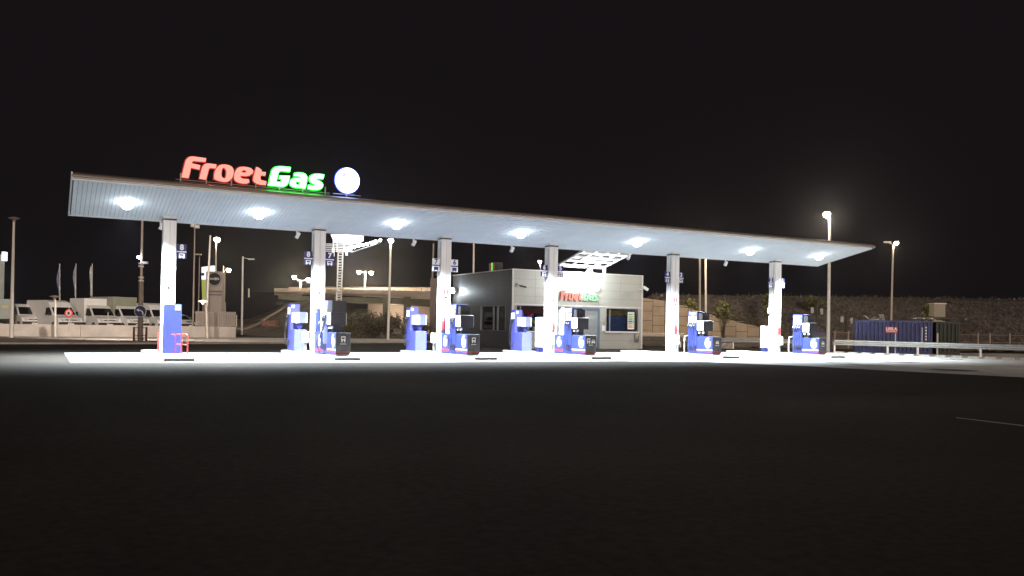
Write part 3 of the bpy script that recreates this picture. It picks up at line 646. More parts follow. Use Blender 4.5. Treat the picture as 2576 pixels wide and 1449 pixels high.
rw = MB(); rw.add([(BX1, BY0, 0), (BX1, BY1, 0), (BX1, BY1, BH), (BX1, BY0, BH)], [(0,1,2,3)]); rw.add([(BX0, BY1, 0), (BX1, BY1, 0), (BX1, BY1, BH), (BX0, BY1, BH)], [(0,1,2,3)]); wpart(rw, 'back_wall', sidem, shop)
rr_ = MB(); rr_.box(BX0+.05, BX1-.05, BY0+.05, BY1-.05, BH-.25, BH-.15); wpart(rr_, 'roof', grey, shop)
tm = MB()
tm.box(BX0-.03, BX0+.10, BY0-.03, BY0+.0, 0, BH); tm.box(BX1-.10, BX1+.03, BY0-.03, BY0+.0, 0, BH)
tm.box(BX0-.04, BX1+.04, BY0-.04, BY0+.12, BH+.001, BH+.06); tm.box(BX0-.04, BX0+.12, BY0+.121, BY1, BH+.001, BH+.06)
tm.box(BX0+.11, BX1-.11, BY0-.02, BY0, 2.82, 2.90)
wpart(tm, 'corner_trim', colm, shop)
pj = MB()       # panel joints
for z in (.55, 1.05, 3.4, 3.95, 4.5): pj.box(BX0+.11, BX1-.11, BY0-.003, BY0+.002, z, z+.012)
for z in (.5, 1.05, 2.9, 3.4, 3.95, 4.5): pj.box(BX0-.003, BX0+.002, BY0+.1, BY1-.1, z, z+.012)
for x in (23.6, 30.4): pj.box(x, x+.012, BY0-.0025, BY0+.002, 2.95, BH-.05)
wpart(pj, 'panel_joints', mat('joint_grey', (.2,.2,.19), .6), shop)
sh = MB()
for k in range(34):
    z = .06+k*.08; sh.prism([(DR[0]+.1, BY0+.12, z), (DR[0]+.1, BY0+.095, z+.04), (DR[0]+.1, BY0+.12, z+.078)], 0, (DR[1]-DR[0]-.25, 0, 0))
so = wpart(sh, 'shutter', shutm, shop)
sf = MB(); sf.box(DR[0], DR[0]+.1, BY0-.01, BY0+.14, 0, 2.78); sf.box(DR[1]-.15, DR[1]-.02, BY0-.01, BY0+.14, 0, 2.78); sf.box(DR[0]+.1, DR[1]-.15, BY0+.02, BY0+.14, 2.66, 2.78); wpart(sf, 'shutter_frame', blue_d if False else mat('bluish_frame', (.20,.25,.33), .4, .4), so)
def window(a, axis, label=None):
    x0, x1, z0, z1 = a
    f = MB(); 
    if axis == 'y':
        y = BY0; f.box(x0-.07, x0, y-.03, y+.1, z0-.07, z1+.05); f.box(x1, x1+.07, y-.03, y+.1, z0-.07, z1+.05); f.box(x0, x1, y-.03, y+.1, z1, z1+.05)
        xm = x0+(x1-x0)*.12
        f.box(xm, xm+.04, y+.02, y+.1, z0, z1)
        fo = wpart(f, 'window', galv, shop)
        s_ = MB(); s_.box(x0-.1, x1+.1, y-.10, y+.1, z0-.09, z0-.0); wpart(s_, 'sill', whitebright, fo)
        gl = MB(); gl.box(x0, x1, y+.12, y+.13, z0, z1); wpart(gl, 'pane', glassm, fo)
    else:
        x = BX0; f.box(x-.02, x+.1, x0-.06, x0, z0-.05, z1+.05); f.box(x-.02, x+.1, x1, x1+.06, z0-.05, z1+.05); f.box(x-.02, x+.1, x0, x1, z1, z1+.05); f.box(x-.02, x+.1, x0, x1, z0-.05, z0); f.box(x, x+.1, 13.5, 13.58, z0, z1); f.box(x, x+.1, 14.1, 14.16, z0, z1)
        fo = wpart(f, 'window', mat('window_grey', (.25,.29,.29), .4, .4), shop)
        gl = MB(); gl.box(x+.12, x+.13, x0, x1, z0, z1); wpart(gl, 'pane', glassm, fo)
    return fo
glassm = bpy.data.materials.new('window_glass'); glassm.use_nodes = True
nt = glassm.node_tree; nt.nodes.clear(); o_ = nt.nodes.new('ShaderNodeOutputMaterial'); mx = nt.nodes.new('ShaderNodeMixShader'); tr_ = nt.nodes.new('ShaderNodeBsdfTransparent'); gs = nt.nodes.new('ShaderNodeBsdfGlossy'); gs.inputs['Roughness'].default_value = .03
fz = nt.nodes.new('ShaderNodeFresnel'); fz.inputs[0].default_value = 1.5; tr_.inputs[0].default_value = (.75,.8,.8,1)
nt.links.new(fz.outputs[0], mx.inputs[0]); nt.links.new(tr_.outputs[0], mx.inputs[1]); nt.links.new(gs.outputs[0], mx.inputs[2]); nt.links.new(mx.outputs[0], o_.inputs[0])
window(WL, 'y'); window(WR, 'y'); window(SW, 'x')
# interior: floor, back wall, shelves with goods, counter
it = MB(); it.box(BX0+.3, BX1-.3, BY0+5.5, BY0+5.6, .02, 3.0); it.box(BX0+.3, BX1-.3, BY0+.3, BY0+5.5, 2.95, 3.0); it.box(BX0+.3, BX1-.3, BY0+.3, BY0+5.5, .012, .02); it.box(26.6, 26.7, BY0+.3, BY0+5.5, .02, 2.95); wpart(it, 'interior_wall', mat('interior_wall', (.20,.22,.24), .8, 0, .2, 2), shop)
shf = MB(); gd = MB(); gmats = [blue, greenp, yellowp, orangep, whitebright, red, cyanp, black]
for (xa, xb) in ((22.3, 24.6), (29.2, 30.4)):
    for k in range(4):
        z = .7+k*.45; shf.box(xa, xb, BY0+1.9, BY0+2.4, z, z+.03)
        x = xa+.05
        while x < xb-.15:
            gd.mi = random.randrange(8); w_ = random.uniform(.06, .16); gd.box(x, x+w_, BY0+2.0, BY0+2.3, z+.031, z+.031+random.uniform(.15, .35)); x += w_+.02
for k in range(4):
    z = .7+k*.45; shf.box(24.3, 24.8, 12.9, 16.4, z, z+.03); y = 12.95
    while y < 16.2:
        gd.mi = random.randrange(8); w_ = random.uniform(.08, .22); gd.box(24.35, 24.6, y, y+w_, z+.031, z+.031+random.uniform(.15, .35)); y += w_+.02
so_ = wpart(shf, 'shelving', dark, shop); wpart(gd, 'shelf_goods', gmats, so_)
bn = MB(); bn.box(22.35, 24.5, BY0+.35, BY0+.38, 2.3, 2.62); wpart(bn, 'red_banner', mat('dull_red_banner', (.20,.035,.035), .6, 0, .5, 9, aniso=(1,1,.1)), shop)
bl = MB(); bl.box(29.5, 31.8, BY0+.5, BY0+.53, 1.1, 2.25); wpart(bl, 'blue_counter_panel', mat('counter_blue', (.10,.14,.38), .5, 0, .3, 3), shop)
yb = MB(); yb.box(29.75, 31.6, BY0+.6, BY0+.63, 2.27, 2.65); wpart(yb, 'wood_panel', mat('wood_tan', (.32,.22,.06), .6, 0, .4, 3, aniso=(.5,1,5)), shop)
lamp('POINT', (30.4, BY0+1.4, 2.6), 70, (.95, .98, 1), shop, 'interior_light', shadow_soft_size=.3)
lamp('POINT', (23.2, BY0+1.4, 2.7), 26, (.85, .95, 1), shop, 'interior_light', shadow_soft_size=.3)
lamp('POINT', (22.9, 14.6, 2.7), 40, (.8, .95, .95), shop, 'interior_light', shadow_soft_size=.3)
lt_ = MB(); lt_.box(22.9, 23.0, 13.2, 15.6, 2.85, 2.93); wpart(lt_, 'ceiling_tube', mat('tube_glow', (1,1,1), .4, emit=((.9,.97,1), 4)), shop)
lt_ = MB(); lt_.box(22.6, 24.2, BY0+1.3, BY0+1.42, 2.88, 2.93); wpart(lt_, 'ceiling_tube', mat('tube_glow', (1,1,1), .4, emit=((.9,.97,1), 4)), shop)
# price list in the right window
t = thing('price_list', 'white price board with coloured rows in the right shop window', 'poster', (31.3, BY0-.04, 1.35))
b = MB(); b.box(-.28, .28, -.02, 0, 0, 1.2); b.obj('board', whitebright, t)
for k, m_ in enumerate([greenp, yellowp, greenp, cyanp, black, greenp, yellowp, orangep]):
    b = MB(); b.box(-.22, .12, -.026, -.0205, 1.0-k*.125, 1.08-k*.125); b.box(.16, .24, -.026, -.0205, 1.0-k*.125, 1.06-k*.125); b.obj('price_row', m_, t)
t = thing('notice_box', 'small pale box on the frame between the shutter and the right window', 'box', (29.0, BY0-.06, 1.2))
b = MB(); b.cbox(-.1, .12, -.06, .055, 0, .38, .01); b.obj('box', whitebright, t)
b = MB(); b.box(-.06, .02, -.05, .05, .62, .72); b.obj('intercom', yellowp, t)
# lettering on the facade, same shapes as the roof sign
ws = thing('wall_sign', 'red and green raised letters on the shop facade', 'sign', (27, BY0, 3.3))
allp = [p for l3 in L3.values() for lp in l3 for p in lp]; mnx = min(p.x for p in allp); mxx = max(p.x for p in allp); mnz = min(p.z for p in allp); mxz = max(p.z for p in allp)
wsr = mat('letter_red', (.70, .17, .13), .4); wsg = mat('letter_green', (.24, .50, .28), .4)
for ch, l3 in L3.items():
    q = [[Vector((25.45+(p.x-mnx)/(mxx-mnx)*3.05, BY0-.14, 3.22+(p.z-mnz)/(mxz-mnz)*.66)) for p in lp] for lp in l3]
    wpart(letter_mb(q, (0, .10, 0)), 'letter', wsg if ch in 'Gas' else wsr, ws)
t = thing('wall_disc_sign', 'white round sign up right of the shop lettering', 'sign', (28.35, BY0, 4.15))
b = MB(); b.prism([(.27*math.cos(2*PI*k/24), -.12, .27*math.sin(2*PI*k/24)) for k in range(24)], 0, (0, .115, 0)); b.obj('disc', whitebright, t)
# wall bins, wall cameras and flood lamps
for x, lb in ((22.2, 'grey wall bin under the left shop window'), (31.75, 'grey wall bin under the right shop window')):
    t = thing('wall_bin', lb, 'bin', (x, BY0-.17, .45), 0, 'small bins on the shop front')
    b = MB(); b.lathe((0, 0, 0), [(0, 0), (.13, 0), (.15, .5), (.15, .56), (.06, .6), (0, .6)], 16); b.obj('bin_body', galv, t, smooth=True)
    b = MB(); b.box(-.03, .03, .1, .165, .2, .3); b.obj('bracket', dark, t)
t = thing('wall_camera', 'small dark camera on a bracket at the upper left of the shop front', 'camera', (22.2, BY0, 4.1))
b = MB(); b.box(-.06, .06, -.05, -.003, -.15, .15); b.tube([(0, -.05, .05), (.15, -.3, -.05)], .02, 6); b.obj('bracket', grey, t)
b = MB(); b.obox((.25, -.42, -.1), (.16, -.16, -.05), (.04, .04, 0), (0, 0, .05)); b.obj('camera_body', dark, t)
t = thing('wall_floodlight', 'white floodlight on an arm at the upper right shop corner', 'floodlight', (32.0, BY0, 4.15))
b = MB(); b.tube([(0, 0, 0), (.05, -.6, .05)], .03, 6); b.obj('arm', white, t)
b = MB(); b.obox((.05, -.68, .05), (.16, -.05, -.1), (.05, .12, 0), (.05, 0, .08)); b.obj('lamp_head', whitebright, t)
t = thing('side_floodlight', 'lit floodlight on the shop side wall facing the forecourt', 'floodlight', (BX0, 19.9, 3.95))
b = MB(); b.box(-.1, -.003, -.08, .08, -.08, .08); b.obj('bracket', grey, t)
b = MB(); b.cbox(-.32, -.1, -.2, .2, -.14, .16, .02); b.obj('lamp_head', grey, t)
b = MB(); b.lathe((-.36, 0, 0), [(0,-.2),(.14,-.15),(.2,0),(.14,.15),(0,.2)], 14); b.obj('lens', lens_cool, t)
lamp('POINT', (BX0-.5, 19.8, 3.9), 260, (.8, .93, 1), t, shadow_soft_size=.1)
t = thing('roof_box_sign', 'small lit box with red and green stripes on the shop roof', 'sign', (BX0+.6, 15.0, BH+.05))
b = MB(); b.box(-.3, .3, -.45, .45, 0, .62); b.obj('box', dark, t)
gg = mat('roofsign_green', (.1,.6,.1), .5, emit=((.25, .9, .12), .8)); 
b = MB(); b.box(-.31, -.302, -.12, .10, .02, .6); b.obj('green_stripe', gg, t)
b = MB(); b.box(-.31, -.302, .16, .4, .02, .55); b.box(-.31, -.302, -.42, -.2, .02, .55); b.obj('red_stripe', mat('roofsign_red', (.3,.06,.05), .5, emit=((.5,.12,.08), .12)), t)

# link roof between shop and canopy
lk = thing('link_roof', 'white lattice roof rising from the shop front towards the canopy', 'roof', (27, 9, 5.6))
LX0, LX1 = 25.2, 28.85
def lz(y): return 5.62 + (11.1-y)*.245
fr_ = MB()
for k in range(5):
    x = LX0+(LX1-LX0)*k/4; fr_.prism([(x-.05, 11.15, lz(11.15)-.1), (x-.05, 6.6, lz(6.6)-.1), (x-.05, 6.6, lz(6.6)), (x-.05, 11.15, lz(11.15))], 0, (.1, 0, 0))
for k in range(6):
    y = 11.1-k*.88; fr_.box(LX0-.05, LX1+.05, y-.06, y+.06, lz(y)-.12, lz(y)-.005)
wpart(fr_, 'beams', whitebright, lk)
pn = MB()
for k in range(5):
    y0, y1 = 11.1-k*.88, 11.1-(k+1)*.88
    ym = y0-(.40 if k == 0 else .20)
    pn.add([(LX0, ym, lz(ym)+.012), (LX1, ym, lz(ym)+.012), (LX1, y1, lz(y1)+.012), (LX0, y1, lz(y1)+.012)], [(0,1,2,3)])
wpart(pn, 'roof_panels', white, lk, fix=False)
sp = MB(); sp.box(LX0, LX1, 11.1, 11.2, 5.40, 5.55); sp.box(LX1-.1, LX1+.06, 11.12, 11.28, BH+.06, 5.62); sp.box(LX0-.06, LX0+.1, 11.12, 11.28, BH+.06, 5.62); wpart(sp, 'support_frame', whitebright, lk)
t = thing('facade_floodlight', 'bright floodlight under the link roof washing the shop facade', 'floodlight', (27.4, 10.9, 5.3))
b = MB(); b.cbox(-.2, .2, -.12, .12, -.1, .08, .02); b.obj('lamp_head', grey, t)
b = MB(); b.box(-.18, .18, -.1, .1, -.11, -.101); b.obj('lens', lens_cool, t)
b = MB(); b.tube([(0, 0, .08), (0, .15, .2)], .03, 6); b.obj('arm', grey, t)
lamp('POINT', (27.3, 10.75, 5.05), 420, (.93, .97, 1), t, shadow_soft_size=.12)
lamp('POINT', (27.0, 9.2, 4.9), 420, (.93, .97, 1), t, shadow_soft_size=.2)

# ================================================================== STREET LAMPS AND POLES
def pole(name, label, base, top, r0, r1, m, head=None, lit=None, cat='street lamp', group='street lamps around the station', arm=None, power=0, col=(1, .82, .58), headm=None, glow=.16):
    t = thing(name, label, cat, base, 0, group)
    p = MB(); p.tube([base, top], r0, 10, r1); wpart(p, 'pole', m, t, smooth=False)
    b_ = MB(); b_.box(base[0]-r0*1.8, base[0]+r0*1.8, base[1]-r0*1.8, base[1]+r0*1.8, base[2]-.02, base[2]+.03); wpart(b_, 'base_plate', dark, t)
    if head is None: return t
    for (hp, style) in head:
        hp = Vector(hp); tp = Vector(top)
        if (hp-tp).length > .25:
            a_ = MB(); a_.tube([tp-Vector((0,0,.12)), hp], .035, 6); wpart(a_, 'arm', m, t)
        if style == 'disc':
            h_ = MB(); h_.lathe((hp.x, hp.y, hp.z), [(0, .12), (.1, .10), (.34, .03), (.36, -.02), (.12, -.12), (.06, -.25), (0, -.25)], 16); wpart(h_, 'lamp_head', headm or m, t)
        elif style == 'flood':
            h_ = MB(); h_.cbox(hp.x-.22, hp.x+.22, hp.y-.12, hp.y+.12, hp.z-.14, hp.z+.14, .03); wpart(h_, 'lamp_head', headm or grey, t)
            g_ = MB(); g_.box(hp.x-.17, hp.x+.17, hp.y-.135, hp.y-.121, hp.z-.1, hp.z+.1); wpart(g_, 'lens', lens_off, t)
        elif style == 'cobra':
            h_ = MB(); h_.obox((hp.x, hp.y, hp.z), rgt*.3, fwd*.12, (0,0,.06)); wpart(h_, 'lamp_head', headm or polew, t)
        elif style == 'lit':
            glow *= 1.1; h_ = MB(); h_.obox((hp.x, hp.y, hp.z+glow*.62), rgt*glow*.55, fwd*.12, (0,0,.04)); wpart(h_, 'lamp_head', grey, t)
            g_ = MB(); g_.lathe((hp.x, hp.y, hp.z), [(0, -glow), (glow*.6, -glow*.8), (glow, -glow*.2), (glow, glow*.2), (glow*.8, glow*.5), (0, glow*.55)], 12); wpart(g_, 'lens', lit, t, smooth=True)
            if power: lamp('POINT', (hp.x, hp.y, hp.z-glow-.15), power, col, t, shadow_soft_size=.15)
    return t
# (label, base px or (u,depth,z), top px, ...)
def gd_(u, v): return G(u, v)
def up_(base, u, v): return at(u, v, (Vector(base)-CAM).dot(fwd))
b = gd_(28, 853); tp = up_(b, 35, 556); pole('street_lamp', 'tall unlit pole with a flat dish head at the far left', b, tp, .13, .07, polew, [(up_(b, 36, 549), 'disc')], headm=poleb)
b = gd_(353, 861); tp = up_(b, 358, 548); t = pole('light_mast', 'thick based mast with a blue white lamp half way up left of the first column', b, tp, .10, .07, polem, cat='mast', group=None)
q = MB(); q.tube([b, up_(b, 355, 705)], .17, 12, .14); wpart(q, 'lower_sleeve', poleb, t)
for v_ in (700, 708, 665, 672): q = MB(); c_ = up_(b, 355, v_); q.tube([c_, c_+Vector((0,0,.1))], .17, 12); wpart(q, 'clamp', polew, t)
hp = up_(b, 353, 648) - fwd*.2; q = MB(); q.lathe(hp, [(0,-.1),(.1,-.07),(.12,0),(.1,.08),(0,.1)], 12); wpart(q, 'lens', mat('lens_blue', (1,1,1), .4, emit=((.72,.8,1), 40)), t); sl = lamp('SPOT', hp+fwd*.25, 6500, (1,.90,.80), t, shadow_soft_size=.15, spot_size=math.radians(150), spot_blend=.4); sl.rotation_euler = (-(fwd*1.0-Vector((0,0,.45)))).to_track_quat('Z','Y').to_euler()
hp = up_(b, 363, 661); q = MB(); q.obox(hp, rgt*.22, fwd*.08, (0,0,.07)); wpart(q, 'camera', white, t)
b = gd_(485, 851); tp = up_(b, 490, 574); pole('floodlight_mast', 'thin tall mast with two unlit floodlights right of the first column', b, tp, .09, .05, poleb, [(up_(b, 486, 567), 'flood'), (up_(b, 495, 570), 'flood')], group=None, cat='mast')
b = at(498, 838, 84); tp = up_(b, 502, 645); pole('street_lamp', 'thin dim lamp post with a small hooked head left of the tall grey totem', b, tp, .07, .05, poleb, [(up_(b, 499, 640), 'cobra')], headm=polem)
b = gd_(517, 851); tp = up_(b, 529, 592); pole('white_pole', 'bright white bare pole standing in front of the grey totem', b, tp, .11, .07, polew, None, cat='pole', group=None)
b = at(544, 835, 95); tp = up_(b, 543, 612); pole('street_lamp', 'lit warm street lamp high above the grey totem', b, tp, .09, .07, polem, [(up_(b, 546, 602), 'lit')], lens_warm, power=900, glow=.30)
b = at(561, 835, 118); tp = up_(b, 562, 668); pole('street_lamp', 'lit street lamp on a side arm just right of the grey totem top', b, tp, .08, .06, polem, [(up_(b, 575, 679), 'lit')], lens_warm, power=900, glow=.28)
b = at(608, 843, 84); tp = up_(b, 611, 645); pole('street_lamp', 'unlit white lamp post with a right hand arm on the mound foot', b, tp, .11, .08, polew, [(up_(b, 632, 652), 'cobra')])
b = gd_(976, 858); tp = up_(b, 983, 613); pole('street_lamp', 'lit street lamp between the second and third columns', b, tp, .12, .08, polew, [(up_(b, 983, 605), 'lit')], lens_warm, power=1500, glow=.20)
DKZ = 6.6
b = at(917, 748, 125); tp = up_(b, 919, 682); pole('street_lamp', 'twin headed lit street lamp on the overpass', b, tp, .12, .09, polew, [(up_(b, 903, 684), 'lit'), (up_(b, 934, 686), 'lit')], lens_warm, power=4500, glow=.26)
b = at(755, 742, 140); tp = up_(b, 756, 705); pole('street_lamp', 'lit street lamp on the hillside left of the second column', b, tp, .12, .09, polew, [(up_(b, 740, 697), 'lit'), (up_(b, 776, 703), 'lit')], lens_warm, power=5000, glow=.3)
b = at(1190, 830, 90); tp = up_(b, 1192, 600); pole('white_pole', 'pale bare pole rising behind the shop side wall', b, tp, .11, .09, polew, None, cat='pole', group=None)
b = at(1358, 830, 105); tp = up_(b, 1360, 664); pole('street_lamp', 'lit orange street lamp behind the fourth column above the shop roof', b, tp, .08, .06, polem, [(up_(b, 1358, 658), 'lit')], mat('lens_orange', (1,1,1), .4, emit=((1,.66,.3), 30)), power=500, glow=.2)
b = at(1760, 846, 80); tp = up_(b, 1761, 615); pole('white_pole', 'left one of the paired poles between the fifth and sixth columns, with an added lamp head', b, tp, .11, .09, polem, [(up_(b, 1752, 608), 'lit')], lens_warm, cat='pole', group=None, power=1500)  # lit head added at the hidden top to light slope and wall
b = gd_(1776, 866); tp = up_(b, 1775, 612); pole('white_pole', 'right one of the paired poles between the fifth and sixth columns, with an added lamp head', b, tp, .11, .09, polew, [(up_(b, 1784, 606), 'lit')], lens_warm, cat='pole', group=None, power=900)  # second added head, also hidden behind the canopy
b = gd_(2083, 886); tp = up_(b, 2088, 545); pole('street_lamp', 'bright lit street lamp rising past the right end of the canopy', b, tp, .12, .08, polew, [(up_(b, 2080, 539), 'lit')], lens_warm, power=2600, col=(1,.84,.64), glow=.22)
b = at(2241, 845, 78); tp = up_(b, 2247, 612); pole('street_lamp', 'lit street lamp with two arms behind the blue container', b, tp, .10, .07, polem, [(up_(b, 2255, 611), 'lit'), (up_(b, 2232, 609), 'cobra')], lens_warm, power=700, glow=.17)
b = gd_(139, 850); tp = up_(b, 139, 754); pole('garden_lamp', 'short white post with an unlit brown mushroom head before the wall', b, tp, .09, .07, polew, [(up_(b, 137.5, 746), 'disc')], headm=poleb, group=None, cat='lamp post')
b = gd_(522, 853); tp = up_(b, 519, 770); t = pole('garden_lamp', 'short post with a glowing white curved head in front of the totem', b, tp, .17, .10, polem, [(up_(b, 510, 758), 'disc')], headm=mat('pale_glow', (.9,.9,.88), .4, emit=((1,.96,.88), 1.2)), group=None, cat='lamp post')
for (u, v0, v1, lb) in ((2055, 838, 762, 'dark post with two pale lamps left of the tall lit lamp'), (2130, 838, 785, 'dark post with two pale lamps left of the blue container')):
    b = at(u-1, v0, 74); tp = at(u, v1, 74)
    t = thing('signal_post', lb, 'post', b); q = MB(); q.tube([b, tp], .12, 8, .10); wpart(q, 'pole', dark, t)
    for du, dv in ((-13, 22), (13, 26)):
        c_ = at(u+du*.9, v1+dv*.8, 74); q = MB(); q.box(c_.x-.09, c_.x+.09, c_.y-.09, c_.y+.09, c_.z-.28, c_.z+.22); wpart(q, 'lamp_box', mat('pale_box', (.5,.48,.45), .5), t)
        q = MB(); q.tube([(c_.x, c_.y, c_.z), (tp.x, tp.y, c_.z-.5)], .04, 6); wpart(q, 'arm', dark, t)

# ================================================================== BILLBOARD MAST with lit underside
D = 82
t = thing('billboard_mast', 'ladder mast carrying a glaring white panel and a row of lamps behind the second column', 'billboard', at(852, 800, D))
q = MB(); b0 = at(850, 830, D); b1 = at(857, 626, D)
for sgn in (-1, 1):
    q.tube([b0+rgt*.22*sgn, b1+rgt*.22*sgn], .07, 6)
for k in range(30):
    c_ = b0.lerp(b1, (k+.5)/30); q.obox(c_, rgt*.22, fwd*.03, (0,0,.05))
wpart(q, 'lattice_mast', galv, t)
pc = at(871, 600, D); q = MB(); q.prism([at(832, 590, D), at(912, 590, D+3), at(912, 604, D+3), at(895, 613, D+1), at(840, 609, D)], 0, fwd*.6); wpart(q, 'panel', mat('panel_white_lit', (.85,.86,.88), .5, emit=((.9,.95,1), .9)), t)
q = MB()
for k in range(5):
    v_ = 614+k*4.4; q.tube([at(820, v_, D), at(886, v_+1, D+1)], .035, 5)
for u_ in (838, 848, 866, 884): q.tube([at(u_, 604, D), at(u_, 634, D)], .05, 5)
wpart(q, 'rails', whitebright, t)
q = MB(); q.obox(at(838, 634, D-.5), rgt*.12, fwd*.05, (0,0,.42)); q.obox(at(872, 633, D-.5), rgt*.10, fwd*.05, (0,0,.36)); wpart(q, 'fins', whitebright, t)
q = MB(); q.tube([at(886, 625, D), at(958, 605, D+10)], .06, 6); q.tube([at(886, 634, D), at(955, 611, D+10)], .05, 6); wpart(q, 'lamp_boom', grey, t)
for k in range(7):
    c_ = at(890+k*11, 622-k*2.9, D+.6+1.4*k); q = MB(); q.lathe(c_, [(0,-.14),(.14,-.1),(.17,0),(.12,.1),(0,.12)], 10); wpart(q, 'lamp', lens_cool, t)
lamp('POINT', at(905, 632, D-1), 500, (.9,.97,1), t, shadow_soft_size=.3); lamp('POINT', at(868, 645, D-2.5), 260, (.9,.97,1), t, shadow_soft_size=.3)

# ================================================================== LEFT: wall, fence posts, vans, totem, flags
A0, A1 = Vector((-24, 34.2, 0)), Vector((9.55, 37.2, 0)); wd = (A1-A0).normalized(); wn = Vector((-wd.y, wd.x, 0)); LW = (A1-A0).length
t = thing('boundary_wall', 'low pale concrete wall with a row of slim posts in front of the parked vans', 'wall', A0)
q = MB(); s_ = 0
L_ = [0, 9, 13.2, 17.6, 22, 26, 30, LW]
for a_, b_ in zip(L_, L_[1:]):
    c_ = A0+wd*((a_+b_)/2)+Vector((0,0,.5)); q.obox(c_, wd*((b_-a_)/2-.012), wn*.1, (0,0,.5))
wpart(q, 'wall_panels', wallm, t)
for (u, va) in ((83, 793), (179, 795), (271, 797), (354.5, 789), (436, 798), (511, 800), (585, 802)):
    pass
for u_ in (83, 179, 271, 356, 437, 511, 580):
    b = G(u_, 850.5); b = Vector((b.x, 0, 0)); k_ = (b.x-A0.x)/wd.x; b = A0+wd*k_+Vector((0,0,1.0))
    q = MB(); q.tube([b, b+Vector((0,0,.98))], .04, 6); wpart(q, 'fence_post', polem, t)
# panelled section of wall by the totem
t = thing('slat_fence', 'translucent looking grey panel fence on the wall before the totem', 'fence', G(550, 852))
b0 = A1 - wd*3.3 + Vector((0,0,1.02)); q = MB()
for k in range(22): q.obox(b0+wd*(.1+k*.148)+Vector((0,0,.62)), wd*.060, wn*.02, (0,0,.6))
wpart(q, 'slats', mat('fence_grey', (.28,.24,.21), .7), t)
q = MB(); q.obox(b0+wd*1.65+wn*.03+Vector((0,0,.1)), wd*1.65, wn*.01, (0,0,.04)); q.obox(b0+wd*1.65+wn*.03+Vector((0,0,1.1)), wd*1.65, wn*.01, (0,0,.04)); wpart(q, 'rails', polem, t)

